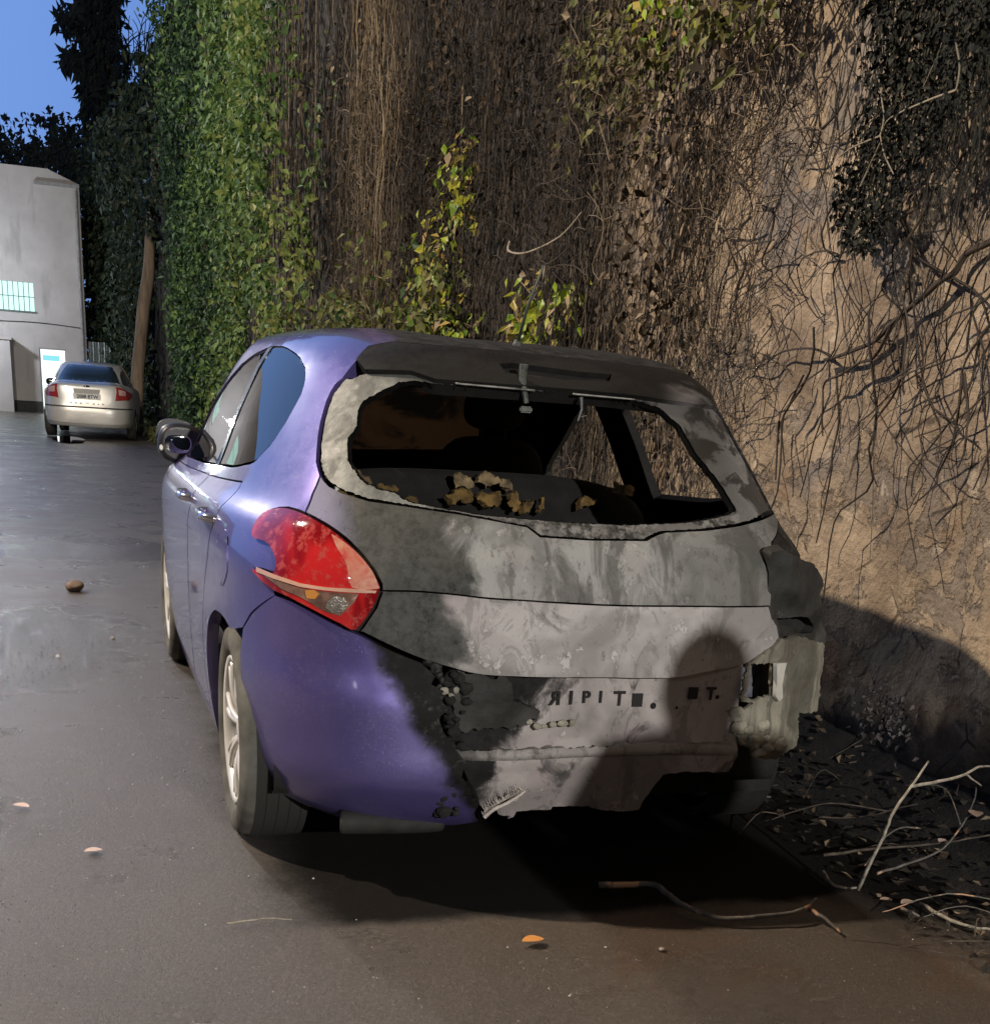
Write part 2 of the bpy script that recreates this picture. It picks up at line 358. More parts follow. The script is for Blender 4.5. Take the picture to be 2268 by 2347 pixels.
dk = g.step(g.math('ADD', Y_, g.math('MULTIPLY', n1, 1.6)), 3.9, 5.3)          # beyond here the wall is dark brown
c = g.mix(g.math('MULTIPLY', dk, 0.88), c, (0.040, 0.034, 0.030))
foot_dk = g.step(g.math('ADD', Z_, g.math('MULTIPLY', n2, 0.4)), 0.62, 0.30); c = g.mix(g.math('MULTIPLY', foot_dk, 0.75), c, (0.06, 0.045, 0.033))  # darker towards the foot of the wall
g.set(Base_Color=c, Roughness=0.92)
g.bump(g.math('ADD', g.math('ADD', g.math('MULTIPLY', n2, 1.0), g.math('MULTIPLY', n3, 0.45)), g.math('MULTIPLY', pt, -.35)), 0.9, 0.035); M_wall = g.m
def wallx(y, z):
    w = 1.52+0.07*nz(0.3, y, z, 0.8)+0.035*nz(4, y, z, 2.4)
    if y < 5: w += 0.016*nz(9, y, z, 7)+0.010*nz(2, y, z, 15)+0.02*max(0, nz(1, y, z, 4.5)-0.15)
    return w
yy = [-4+0.04*i for i in range(225)]+[5+0.25*i for i in range(190)]
zz = [-0.3+0.04*i for i in range(80)]+[2.9+0.35*i for i in range(30)]
V = [(wallx(y, z), y, min(z, 7.2) if y > 21.6 else z) for z in zz for y in yy]; n_ = len(yy)
F = [(j*n_+i, (j+1)*n_+i, (j+1)*n_+i+1, j*n_+i+1) for j in range(len(zz)-1) for i in range(n_-1)]
b0 = len(V); top = [(3.5, yy[0], zz[-1]), (3.5, yy[-1], 7.2), (3.5, yy[-1], -.3), (3.5, yy[0], -.3)]
V += top; F += [((len(zz)-1)*n_, b0, b0+1, (len(zz)-1)*n_+n_-1), (n_-1, (len(zz)-1)*n_+n_-1, b0+1, b0+2), (0, b0+3, b0, (len(zz)-1)*n_)]
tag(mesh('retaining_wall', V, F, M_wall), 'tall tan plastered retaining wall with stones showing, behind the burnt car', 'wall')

# --- leaves
def leafmat(name, cols, rough=0.55, trans=0.25):
    g = G(name); c, f = g.attr('tint')
    stops = [(i/(len(cols)-1), k) for i, k in enumerate(cols)]
    col = g.ramp(f, *stops); g.set(Base_Color=col, Roughness=rough)
    tr = g.t.nodes.new('ShaderNodeBsdfTranslucent'); g.t.links.new(col, tr.inputs[0])
    x = g.t.nodes.new('ShaderNodeMixShader'); x.inputs[0].default_value = trans
    g.t.links.new(g.b.outputs[0], x.inputs[1]); g.t.links.new(tr.outputs[0], x.inputs[2]); g.t.links.new(x.outputs[0], g.out.inputs[0])
    return g.m
def set_tint(o, t, per):
    a = o.data.attributes.new('tint', 'FLOAT', 'FACE'); a.data.foreach_set('value', np.repeat(np.asarray(t, float), per).astype(np.float32))
ABS = set()
def fixp(o, parent):
    if parent is not None and parent.name in ABS: o.location = -parent.location
    return o
def leaves(name, pts, smin, smax, mat, parent=None, face=(-1, -0.3, 0.35), spread=0.9, tint=None, aspect=0.62):
    """each leaf is a small folded blade of four faces, hanging point down"""
    pts = np.asarray(pts, float); n = len(pts); N = np.array(face, float)/np.linalg.norm(face)+RNG.normal(0, spread, (n, 3)); N /= np.linalg.norm(N, axis=1)[:, None]
    D = np.array([0, 0, -1.0])+RNG.normal(0, 0.55, (n, 3)); D -= N*(D*N).sum(1)[:, None]; D /= np.linalg.norm(D, axis=1)[:, None]
    S = np.cross(N, D); s = RNG.uniform(smin, smax, n)[:, None]; w = s*aspect*0.5
    p0 = pts; pm = pts+D*s*0.45-N*s*0.05; p1 = pts+D*s
    a = pts+D*s*0.38+S*w+N*s*0.10; b = pts+D*s*0.38-S*w+N*s*0.10
    V = np.stack([p0, a, p1, b, pm], 1).reshape(-1, 3); F = []
    for i in range(n):
        k = 5*i; F += [(k, k+1, k+4), (k+1, k+2, k+4), (k+2, k+3, k+4), (k+3, k, k+4)]
    o = fixp(mesh(name, V, F, mat, parent, smooth=False), parent)
    set_tint(o, RNG.uniform(0, 1, n) if tint is None else np.clip(tint, 0, 1), 4); return o
def strands(name, lines, radii, mat, parent=None, tint=None):
    """thin three-sided stems"""
    V = []; F = []; T = []
    for L, r, t in zip(lines, radii, tint if tint is not None else RNG.uniform(0, 1, len(lines))):
        L = np.asarray(L, float); k = len(L); d = np.gradient(L, axis=0); d /= np.maximum(np.linalg.norm(d, axis=1), 1e-9)[:, None]
        a = np.cross(d, (0.31, 0.2, 0.93)); ln = np.linalg.norm(a, axis=1)[:, None]; a = np.where(ln > 1e-3, a/np.maximum(ln, 1e-9), (1, 0, 0)); b = np.cross(d, a); base = len(V)
        rr = (r*np.linspace(1, 0.55, k))[:, None]
        for q in range(3):
            an = 2.094*q; V += [tuple(p) for p in L+(a*math.cos(an)+b*math.sin(an))*rr]
        for i in range(k-1):
            for q in range(3): F.append((base+q*k+i, base+((q+1) % 3)*k+i, base+((q+1) % 3)*k+i+1, base+q*k+i+1)); T.append(t)
    o = fixp(mesh(name, V, F, mat, parent), parent)
    at = o.data.attributes.new('tint', 'FLOAT', 'FACE'); at.data.foreach_set('value', np.array(T, np.float32)); return o
M_ivy = leafmat('ivy_green', [(0.020, 0.046, 0.020), (0.070, 0.140, 0.038), (0.155, 0.235, 0.055), (0.28, 0.30, 0.09)])
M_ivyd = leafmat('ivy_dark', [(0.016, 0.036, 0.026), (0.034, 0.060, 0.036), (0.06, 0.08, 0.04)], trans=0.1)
M_fresh = leafmat('leaf_yellow_green', [(0.12, 0.22, 0.02), (0.30, 0.42, 0.03), (0.48, 0.46, 0.06), (0.52, 0.33, 0.14)], 0.4, 0.3)
M_olive = leafmat('leaf_olive', [(0.05, 0.06, 0.015), (0.12, 0.13, 0.03), (0.20, 0.19, 0.06)], 0.6, 0.2)
M_dead = leafmat('leaf_dead', [(0.022, 0.017, 0.011), (0.10, 0.07, 0.042), (0.46, 0.37, 0.25)], 0.8, 0.15)
M_ashl = leafmat('ash_fluff', [(0.03, 0.026, 0.026), (0.14, 0.12, 0.12)], 0.9, 0.1)
M_black = leafmat('foliage_black_green', [(0.004, 0.005, 0.004), (0.010, 0.012, 0.008), (0.035, 0.036, 0.022)], 0.8, 0.05)
M_dry = leafmat('dry_stem', [(0.018, 0.015, 0.012), (0.070, 0.053, 0.036), (0.19, 0.148, 0.098), (0.36, 0.29, 0.18)], 0.85, 0.0)
M_bark = leafmat('dark_stem', [(0.022, 0.016, 0.012), (0.060, 0.042, 0.028)], 0.85, 0.0)
M_pale = leafmat('pale_stem', [(0.16, 0.14, 0.10), (0.33, 0.29, 0.21)], 0.8, 0.0)

# how far the creepers stand off the wall along its length: folds of hanging growth
def fold(y, z=2.0):
    P = [(-3, .10), (1.0, .08), (2.4, .14), (3.0, .28), (3.6, .34), (4.6, .16), (5.6, .24), (6.4, .28), (7.2, .14), (7.6, .22), (8.2, .40), (9.0, .42), (9.5, .12), (10.7, .10), (11.6, .50), (14, .60), (17, .60), (19, .64), (21.4, .72), (22.4, .15), (28.5, .25), (40, .3)]
    for (a, v), (b, w) in zip(P, P[1:]):
        if a <= y <= b:
            t = (y-a)/(b-a); t = t*t*(3-2*t); return v+(w-v)*t
    return 0.2
# green ivy mass
def ivy_pts(n, y0, y1, z0, z1, keep=lambda y, z: True, thick=0.28, f=fold, gaps=True):
    out = []
    while len(out) < n:
        y = random.uniform(y0, y1); z = random.uniform(z0, z1)
        if not keep(y, z): continue
        cl_ = nz(y*1.1, z*.22, 3, 1.0)+.35*nz(y*2.6, z*.6, 5, 1.0)
        if gaps and cl_ < -.22 and random.random() < .93: continue
        q = f(y, z)+0.50*cl_+0.16*nz(y, z*.6, 8, 2.6)
        out.append((wallx(y, z)-q-random.uniform(-0.05, thick)*random.random(), y, z))
    return out
def bare(y, z): return not ((y-12.9-0.25*(z-1))**2/0.55+((z-0.9)/1.9)**2 < 1+.5*nz(y, z, 1, 2))
iv = thing('ivy', 'bright green ivy hanging in a tall column down the wall behind the car roof', 'ivy', (1.2, 18, 0), 'creepers on the wall')
ABS.add(iv.name)
P_ = ivy_pts(36000, 11.0, 21.6, 0.0, 9.0, bare)
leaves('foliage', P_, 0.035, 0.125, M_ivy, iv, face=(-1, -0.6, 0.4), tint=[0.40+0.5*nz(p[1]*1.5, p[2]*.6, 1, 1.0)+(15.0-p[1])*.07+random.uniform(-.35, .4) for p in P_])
strands('stems', [catmull([(wallx(y, 9)-fold(y)*0.5, y+random.uniform(-.2, .2), z) for z in np.linspace(8.5, 0, 9)], 2) for y in np.linspace(11.6, 21.4, 60)], [0.015]*60, M_dry, iv, tint=[0.5]*60)
# low ivy at the foot, between ivy column and burnt car
lw = thing('ivy', 'low ragged green ivy along the foot of the wall just above the car roof', 'ivy', (1.2, 9, 1.3), 'creepers on the wall')
ABS.add(lw.name); P_ = []
while len(P_) < 3600:
    y = random.uniform(5.8, 11.6); hgt = 1.75+0.35*nz(y, 0, 3, 0.9)+(0.8 if 7.4 < y < 8.3 else 0)*random.random(); z = 0.6+random.random()**1.4*(hgt-0.6+0.25)
    P_.append((wallx(y, z)-fold(y)-random.uniform(-.1, .22), y, z))
leaves('foliage', P_, 0.045, 0.10, M_olive, lw, face=(-1, -0.6, 0.4))
P_ = [p for p in P_ if random.random() < 0.28]; leaves('fresh_leaves', np.array(P_)+RNG.normal(0, .04, (len(P_), 3)), 0.05, 0.09, M_ivy, lw, face=(-1, -.6, .4))
# far dark ivy
dk_ = thing('ivy', 'very dark ivy covering the far end of the wall beside the white building', 'ivy', (1, 36, 0), 'creepers on the wall')
ABS.add(dk_.name)
def ffar(y, z): return 0.12+(0.10 if y < 28 else 0.55)+1.0*max(0, (y-33)/12)
def keepf(y, z): return not (25.6 < y < 31.5 and z < 5.2-.35*(y-26)+.5*nz(y, z, 0, 1.2))
P_ = ivy_pts(16000, 22.3, 44, 0, 8.4, keepf, 0.5, ffar); P_ = [p for p in P_ if p[2] < 7.5+0.5*nz(p[1], 0, 2, 0.7)+0.4*nz(p[1], 3, 2, 3)]
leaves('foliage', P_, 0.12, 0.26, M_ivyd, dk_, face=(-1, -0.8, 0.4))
# leaning bare trunk in the dark ivy
g = G('bark'); n = g.noise(9, 5, 0.7, vec=g.pos((1, 1, 0.15))); g.set(Base_Color=g.ramp(n, (0.3, (0.16, 0.12, 0.085)), (0.7, (0.42, 0.32, 0.23))), Roughness=0.9); g.bump(n, 0.8, 0.03); M_barkt = g.m
bm = bmesh.new(); tube(bm, catmull([(0.30, 29.2, -0.1), (0.42, 29.3, 1.5), (0.62, 29.4, 2.8), (0.78, 29.5, 4.0), (0.95, 29.8, 5.5), (1.2, 30.2, 7.5)], 5), 0.17, 0.08, 9)
for v in bm.verts: v.co += Vector((.05*nz(v.co.x*3, v.co.y*3, v.co.z*1.3), .05*nz(v.co.z*1.5, 2, v.co.x), 0))
bm2 = bmobj('leaning_trunk', bm, M_barkt, None, True)
tag(bm2, 'pale leaning tree trunk rising out of the dark ivy behind the silver car', 'tree trunk')

# --- dry hanging roots: too many to count
lines = []; rr = []; tt_ = []
def hang(y, z1, z0, off, wob, n=14):
    ph = random.uniform(0, 99); out = []
    for k in range(n):
        z = z1+(z0-z1)*k/(n-1)
        out.append((wallx(y, z)-off-0.04*nz(ph, z, 1, 1.3), y+wob*nz(ph, z, 7, 0.8)+wob*0.35*nz(ph, z, 3, 3.0), z))
    return out
def dens(y, z): return 0.42+1.3*nz(y*1.6, z*0.45, 2, 1.0)+0.35*nz(y*5, z*1.2, 7, 1.0)
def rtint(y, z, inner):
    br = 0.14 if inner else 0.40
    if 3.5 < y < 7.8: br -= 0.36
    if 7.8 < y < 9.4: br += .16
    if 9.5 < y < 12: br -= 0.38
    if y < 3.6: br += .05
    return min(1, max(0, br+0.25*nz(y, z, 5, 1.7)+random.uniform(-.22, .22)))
i = 0
while i < 4300:
    y = 2.3+9.6*random.random()**1.15 if i % 3 else random.uniform(2.0, 11.0)
    z1 = random.uniform(1.0, 6.2); ln = random.uniform(0.25, 2.2)**1.0; zm = z1-ln/2
    if random.random() > dens(y, zm)*(0.55 if 3.9 < y < 7.8 else .3 if 9.5 < y < 11.6 else 1.0): i += 0.25; continue
    i += 1
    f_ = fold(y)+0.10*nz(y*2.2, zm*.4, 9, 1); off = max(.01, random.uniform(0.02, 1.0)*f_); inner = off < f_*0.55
    z0 = max(0.25, z1-ln)
    if y < 2.9 and z0 < 1.6 and random.random() < 0.6: continue
    if y < 3.5 and random.random() < .45: continue
    w = (0.15+0.03*y)*(1+2.2*random.random()**2)
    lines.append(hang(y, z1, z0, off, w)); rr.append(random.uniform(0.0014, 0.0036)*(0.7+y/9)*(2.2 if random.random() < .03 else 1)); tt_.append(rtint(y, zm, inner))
for i in range(3800):
    y = 1.9+7.5*random.random()**1.6; z = random.uniform(0.7, 3.6); off = fold(y)*random.uniform(.3, 1.2)+0.02; a = random.uniform(-1.5, 1.5); L = random.uniform(0.10, 0.55); out = []
    if random.random() > dens(y+3, z)+(.25 if y > 3.3 else -.1): continue
    ph = random.uniform(0, 99)
    for k in range(10):
        t = k/9; out.append((wallx(y, z)-off-0.09*nz(ph, t, 0, 2), y+L*math.cos(a)*(t-.5)*1.4+0.22*nz(ph, t, 1, 2.3), z+L*math.sin(a)*(t-.5)+0.20*nz(ph, t, 5, 2.3)))
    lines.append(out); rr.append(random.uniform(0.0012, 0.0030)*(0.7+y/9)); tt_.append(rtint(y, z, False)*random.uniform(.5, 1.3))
P_ = []; T_ = []
while len(P_) < 7000:
    y = 2.6+8.9*random.random()**1.2; z = random.uniform(.9, 5.2)
    if random.random() > dens(y+1, z)*1.1-.15: continue
    P_.append((wallx(y, z)-fold(y)*random.uniform(.2, 1.15), y, z)); T_.append(min(1, max(0, .30+.5*nz(y, z, 2, 1.3)+random.uniform(-.3, .2)+(.5 if random.random() < .02 else 0)-(.2 if 3.7 < y < 7.8 else 0))))
tag(leaves('withered_leaves', P_, .025, .075, M_dead, face=(-1, -.4, .2), spread=.8, tint=T_), 'withered brown leaves caught all through the dry roots on the wall', 'dead leaves', kind='stuff')
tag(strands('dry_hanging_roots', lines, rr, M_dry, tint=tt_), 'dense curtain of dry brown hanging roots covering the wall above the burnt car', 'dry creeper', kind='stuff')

# --- bare climbing vine over the tan part of the wall
VINES=[[(0.56,1.8),(0.65,1.78),(0.74,1.76),(0.78,1.71),(0.84,1.69),(0.91,1.65),(1.01,1.61),(1.08,1.57),(1.16,1.52),(1.28,1.49),(1.4,1.47),(1.48,1.46)],[(1.08,1.57),(1.1,1.5),(1.16,1.46),(1.23,1.45),(1.33,1.41),(1.44,1.39)],[(0.52,1.63),(0.54,1.56),(0.58,1.52),(0.63,1.47),(0.64,1.42),(0.61,1.36)],[(1.14,1.91),(1.08,1.85),(0.97,1.77),(0.85,1.72),(0.67,1.66),(0.59,1.61),(0.55,1.56)],[(1.4,1.46),(1.46,1.48),(1.56,1.5),(1.79,1.49),(1.93,1.44),(2.07,1.43)],[(1.81,1.51),(1.87,1.57),(1.92,1.62)],[(1.72,2.24),(1.78,2.34),(1.86,2.4)],[(1.72,2.24),(1.64,2.26),(1.59,2.31),(1.58,2.4),(1.53,2.5),(1.58,2.6)],[(1.72,2.24),(1.77,2.17),(1.92,2.18),(1.93,2.1),(1.8,2.01)],[(0.98,1.62),(1.02,1.7),(1.03,1.73),(1.14,1.73),(1.17,1.69),(1.1,1.64),(1.03,1.63)],[(0.78,1.7),(0.81,1.61),(0.84,1.54),(0.86,1.46),(0.88,1.42),(0.83,1.36)],[(1.02,1.6),(0.98,1.52),(0.95,1.4),(0.92,1.35)],[(1.03,1.6),(1.02,1.52),(0.97,1.42)],[(1.36,1.42),(1.34,1.35),(1.32,1.25),(1.31,1.15),(1.3,1.08),(1.31,0.96),(1.34,0.82)],[(1.31,1.41),(1.38,1.4),(1.45,1.38),(1.44,1.32),(1.44,1.26),(1.46,1.17),(1.48,1.07),(1.5,0.97)],[(1.44,1.26),(1.41,1.2)],[(0.96,1.4),(1.0,1.34),(1.07,1.27),(1.06,1.24),(1.06,1.16),(1.05,1.11),(0.99,1.05)],[(0.86,1.41),(0.81,1.36),(0.76,1.3),(0.72,1.25),(0.69,1.16)],[(0.45,1.4),(0.54,1.34),(0.58,1.31),(0.7,1.26),(0.83,1.22)],[(0.64,1.42),(0.63,1.37),(0.63,1.27),(0.63,1.2),(0.67,1.12),(0.68,1.08),(0.77,1.01)],[(0.63,1.42),(0.58,1.31),(0.56,1.26),(0.55,1.19),(0.57,1.14)],[(0.41,1.26),(0.45,1.17),(0.47,1.13),(0.49,1.08)],[(1.61,1.41),(1.68,1.29),(1.72,1.24),(1.71,1.18),(1.65,1.08)],[(1.74,1.24),(1.74,1.15),(1.7,1.02)]]
PALE=[[(0.97,2.09),(1.12,2.08),(1.2,2.06)],[(0.97,2.09),(0.91,2.03),(0.85,1.97)],[(0.96,2.07),(1.05,1.96)],[(0.97,2.09),(0.96,2.14),(1.02,2.25)],[(0.6,2.15),(0.76,2.15),(0.92,2.13),(0.96,2.1)],[(0.71,2.36),(0.73,2.28),(0.78,2.19)],[(0.66,2.29),(0.61,2.21),(0.6,2.15)]]
vn = thing('climbing_vine', 'leafless dark climbing vine with crooked stems, thickened for their wall shadows, spread over the tan wall at right', 'vine', (1.4, 1.2, 1.0))
ABS.add(vn.name); thick = {0: 0.0135, 1: 0.008, 2: 0.0065, 3: 0.0075, 4: .006, 20: .006, 19: .006}  # radii widened so the stems take in their shadows on the wall
def vline(P, off=1.44): return catmull([(off-0.02*nz(y, z, 1, 6), y, z) for y, z in P], 4)
strands('main_stem', [vline(VINES[i]) for i in thick], list(thick.values()), M_bark, vn)
for i, P in enumerate(VINES):
    if i not in thick: strands('side_stem', [vline(P)], [random.uniform(0.0045, 0.0065)], M_bark, vn)
L2 = []; R2 = []
for i in range(440):
    y = random.uniform(0.25, 3.0); z = random.uniform(1.30, 3.1)
    if z < 1.9 and random.random() < 0.25+1.0*(1.9-z): continue
    if random.random() > .62+1.1*nz(y*1.5, z*1.5, 3, 1): continue
    off = random.uniform(0.02, 0.10); ph = random.uniform(0, 99); L = random.uniform(0.2, 0.95); lean = random.uniform(-.3, .5) if random.random() < .7 else random.uniform(-1.6, 1.6); wv = random.choice((.10, .2, .34))
    L2.append([(1.49-off-0.03*nz(ph, k, 0, .3), y+lean*L*k/14+wv*nz(ph, k, 1, .21), z-L*k/14+wv*.5*nz(ph, k, 4, .21)) for k in range(15)]); R2.append(random.uniform(0.0026, 0.0062)*(1 if random.random() < .5 else .6))
strands('fine_stems', L2, R2, M_dry, vn, tint=[random.uniform(0, .34)**1.2 for _ in L2])
pv = strands('grey_creeper_stem', [vline(P, 1.22) for P in PALE], [0.0042]*len(PALE), M_pale)
tag(pv, 'pale grey forked creeper stem crossing the black-green foliage at top right', 'creeper stem')
# black-green hanging foliage at top right
P_ = []
while len(P_) < 7500:
    y = random.uniform(0.4, 1.75); z = random.uniform(1.70, 3.2)
    e_ = 0.25*nz(y, z, 2, 2.4)+0.14*nz(y, z, 5, 7)
    if ((y-0.86)/0.34)**2+((z-2.50)/0.45)**2 < 1+e_*2.4: P_.append((1.36-random.uniform(0, .16), y, z))
    elif ((y-1.17)/0.17)**2+((z-2.02)/0.22)**2 < 1+e_*2.6: P_.append((1.38-random.uniform(0, .1), y, z))
bf = thing('foliage_clump', 'black-green withered foliage hanging on the wall at top right', 'creeper', (1.3, 1.1, 2.4))
ABS.add(bf.name); leaves('foliage', P_, 0.012, 0.036, M_black, bf, face=(-1, -.3, .2), spread=1.0)
strands('hanging_stems', [hang(random.uniform(.5, 1.5), random.uniform(2.1, 3.0), random.uniform(1.75, 2.2), random.uniform(.1, .2), .08) for _ in range(160)], [random.uniform(.001, .002) for _ in range(160)], M_black, bf)
# bright leaf clusters
def cluster(label, spots, mat, smin, smax, dead=0.15, stem=None, x=1.28):
    t = thing('leaf_cluster', label, 'creeper', (x, spots[0][0], spots[0][1]), 'leafy sprigs hanging on the wall')
    ABS.add(t.name); P = []
    for (y, z, ry, rz, n) in spots: P += [(x+RNG.normal(0, .05), y+RNG.normal(0, ry), z+RNG.normal(0, rz)) for _ in range(n)]
    leaves('foliage', P, smin, smax, mat, t, spread=.55)
    k = int(len(P)*dead)
    if k: leaves('dead_leaves', np.array(random.sample(P, k))+RNG.normal(0, .03, (k, 3)), smin, smax*1.1, M_dead, t, spread=.6)
    if stem: strands('stem', [catmull([(x+.02, a, b) for a, b in L], 4) for L in stem], [0.004]*len(stem), M_dry, t)
cluster('round tuft of yellow-green leaves high on the dark wall above the roof', [(6.0, 2.62, .12, .10, 70), (5.92, 2.42, .08, .08, 36)], M_fresh, .04, .09, .2, [[(6.1, 3.1), (6.05, 2.7), (5.9, 2.3)]])
cluster('three large bright green leaves halfway up the dark wall', [(5.86, 2.36, .05, .05, 9)], M_fresh, .08, .13, 0)
cluster('long trailing sprig of yellow-green leaves reaching down to the car roof', [(6.5, 2.05, .22, .16, 90), (6.45, 1.82, .25, .10, 90), (6.2, 1.66, .35, .10, 120), (6.6, 2.3, .14, .25, 50)], M_fresh, .04, .10, .35, [[(6.3, 2.7), (6.5, 2.2), (6.3, 1.6)]])
cluster('low sprig of yellow and orange leaves behind the roof aerial', [(4.5, 1.80, .10, .07, 40), (4.2, 1.68, .22, .06, 80), (4.45, 1.62, .12, .05, 50), (3.75, 1.78, .05, .05, 14)], M_fresh, .05, .11, .35, [[(4.7, 1.9), (4.3, 1.75), (3.9, 1.62)], [(3.75, 1.82), (3.95, 1.68), (4.1, 1.6)]])
cluster('pale green leaf bunch at the top edge above the right of the car', [(2.95, 2.86, .10, .07, 60), (2.6, 2.9, .16, .10, 70)], M_fresh, .03, .07, .1)
cluster('olive leaves fringing the dry roots at the top of the wall', [(3.6, 2.8, .28, .16, 240), (3.1, 2.7, .2, .14, 120), (2.4, 2.75, .2, .12, 160), (2.0, 2.85, .2, .12, 120)], M_olive, .03, .07, .2)
cluster('few pale dry seed leaves caught in the roots right of the car roof', [(2.84, 2.52, .02, .01, 2), (2.5, 2.52, .02, .02, 2), (2.66, 2.35, .02, .02, 3), (2.85, 1.9, .02, .02, 2), (5.6, 2.95, .04, .05, 6), (3.1, 2.3, .1, .1, 4), (3.3, 1.95, .2, .1, 5)], M_dead, .04, .07, 0)
M_cane = simple('dry_cane', (0.30, 0.25, 0.18), 0.7)
bm = bmesh.new(); tube(bm, catmull([(1.15, 4.45, 2.06), (1.1, 4.3, 2.0), (1.1, 4.0, 1.97), (1.15, 3.65, 2.02), (1.2, 3.5, 2.12)], 6), 0.0075, 0.003, 6)
tag(bmobj('dry_cane', bm, M_cane, None, True), 'curved pale dry cane sticking out of the roots above the roof', 'stick')

# --- trees and bushes against the sky
def tree(name, label, x, y, zb, ht, trunk_r, blobs, leafn, smin, smax, mat, cat='tree', fr=(-.3, -1, .3)):
    t = thing(name, label, cat, (x, y, 0))
    bm = bmesh.new(); tube(bm, catmull([(0, 0, 0), (.1, .1, ht*.35), (-.08, 0, ht*.7), (0.05, 0, ht*.93)], 5), trunk_r, trunk_r*.35, 8)
    for (bx, bz, rx, rz) in blobs: tube(bm, catmull([(0, 0, max(0.3, bz-rz*1.5)), (bx*.5, .1, bz-rz*.5), (bx, 0, bz)], 4), trunk_r*.3, .02, 5)
    bmobj('trunk', bm, M_barkt, t, True)
    P = []
    while len(P) < leafn:
        bx, bz, rx, rz = random.choice(blobs); v = RNG.normal(0, 1, 3); v /= np.linalg.norm(v); r = random.random()**.45
        p = (bx+v[0]*rx*r, v[1]*rx*r*.8, bz+v[2]*rz*r)
        if nz(p[0]+x, p[1], p[2], 1.1)+0.5*nz(p[0]+x, 3, p[2], 3.2) > -0.12+0.35*r-0.2: P.append(p)
    leaves('crown', P, smin, smax, mat, t, face=fr, spread=1.1); return t
M_palm = leafmat('palm_skirt', [(0.018, 0.030, 0.045), (0.035, 0.055, 0.065), (0.06, 0.075, 0.075)], 0.9, 0.05)  # bluish haze is mixed into this leaf colour
tr = thing('palm_tree', 'tall dark palm with a shaggy skirt of hanging fronds against the dusk sky', 'palm tree', (0.62, 50, 0))
bm = bmesh.new(); tube(bm, catmull([(0, 0, 0), (.05, 0, 5), (0, 0, 10), (.05, 0, 14.5)], 4), .35, .25, 10); bmobj('trunk', bm, M_barkt, tr, True)
P_ = []
for i in range(5200):
    z = random.uniform(4.5, 15.5); w = 0.78+0.16*nz(0, 0, z, .8)+0.10*nz(3, 0, z, 2.5); a = random.uniform(0, 6.283); r = w*random.random()**.4
    P_.append((r*math.cos(a), r*math.sin(a), z))
for (cz, cx_) in ((12.4, -1.0), (11.2, -.95), (13.8, .9), (10.0, 1.0), (9.3, .95)):
    P_ += [(cx_+RNG.normal(0, .2), RNG.normal(0, .2), cz+RNG.normal(0, .22)) for _ in range(130)]
leaves('frond_skirt', P_, 0.25, 0.6, M_palm, tr, face=(-.2, -1, .1), spread=.8, aspect=.35)
L2 = [catmull([(0, 0, 15.2), (r*.6*math.cos(a), r*.5*math.sin(a), 16.6), (r*math.cos(a), r*math.sin(a), 15.6), (r*1.25*math.cos(a), r*1.25*math.sin(a), 14.0)], 4) for a in np.linspace(0, 6.1, 26) for r in (random.uniform(1.4, 2.2),)]
strands('fronds', L2, [.06]*len(L2), M_palm, tr)
tree('bush', 'dark bushy treetop between the palm and the ivy wall, thin twigs on top', 1.9, 47, 0, 9.5, .2, [(0, 8.6, 1.1, 2.0), (.7, 9.8, .9, 1.4), (-.3, 6.6, .9, 1.8), (.9, 7.0, 1.2, 2.6), (.2, 4.4, 1.4, 2.6)], 5200, .15, .32, M_palm)
tg = []
for i in range(70):
    x0 = random.uniform(.9, 3.3); z0 = random.uniform(10.3, 11.2)-.25*abs(x0-2.2); a = random.uniform(-.5, .9); L = random.uniform(.5, 1.5)
    tg.append(catmull([(x0, 47, z0), (x0+L*.4*math.sin(a), 47+random.uniform(-.3, .3), z0+L*.7), (x0+L*math.sin(a)*1.2, 47, z0+L)], 3))
tag(strands('twig_fan', tg, [.02]*len(tg), M_palm), 'wispy leafless twigs fanned against the blue sky beside the palm', 'twigs', kind='stuff')
tree('tree', 'dark tree behind the white building with a ragged top against the sky', -1.6, 54, 0, 8.6, .25, [(-1.2, 8.4, 1.5, 1.6), (0.3, 8.9, 1.2, 1.7), (1.1, 8.4, 1.2, 1.8), (-2.6, 7.6, 1.5, 1.5), (0, 6.6, 2.6, 1.6)], 4600, .14, .34, M_palm)
tree('tree', 'lower dark tree filling the gap under the palm beyond the building corner', 0.9, 52, 0, 8.0, .25, [(0, 7.8, 1.6, 1.5), (0, 5.8, 1.8, 2.0), (.2, 3.4, 1.9, 2.2)], 4200, .16, .36, M_palm)

# --- white building with lit windows
g = G('render_white'); n = g.noise(1.2, 5, 0.6); n2 = g.noise(40, 3)
st_ = g.step(g.noise(2.2, 5, .65, vec=g.pos((1, 1, .18))), .52, .68); g.set(Base_Color=g.mix(g.math('MULTIPLY', st_, .45), g.ramp(n, (0.3, (0.45, 0.43, 0.43)), (0.7, (0.60, 0.57, 0.57))), (.26, .245, .235)), Roughness=0.9); g.bump(n2, 0.15, 0.01); M_bld = g.m
M_dark = simple('dark_plinth', (0.045, 0.05, 0.05), 0.8); M_frame = simple('window_bars', (0.10, 0.13, 0.13), 0.5)
def emit(name, col, s):
    m, t = new_mat(name); e_ = t.nodes.new('ShaderNodeEmission'); o = t.nodes.new('ShaderNodeOutputMaterial'); e_.inputs[0].default_value = (*col, 1); e_.inputs[1].default_value = s
    t.links.new(e_.outputs[0], o.inputs[0]); return m
M_lit = emit('lit_room', (0.62, 1.0, 0.93), 1.25); M_litd = emit('lit_door', (0.85, 1.0, 1.0), 1.7); M_cyan = emit('lit_sign_panel', (0.28, 0.78, 0.86), 1.0)
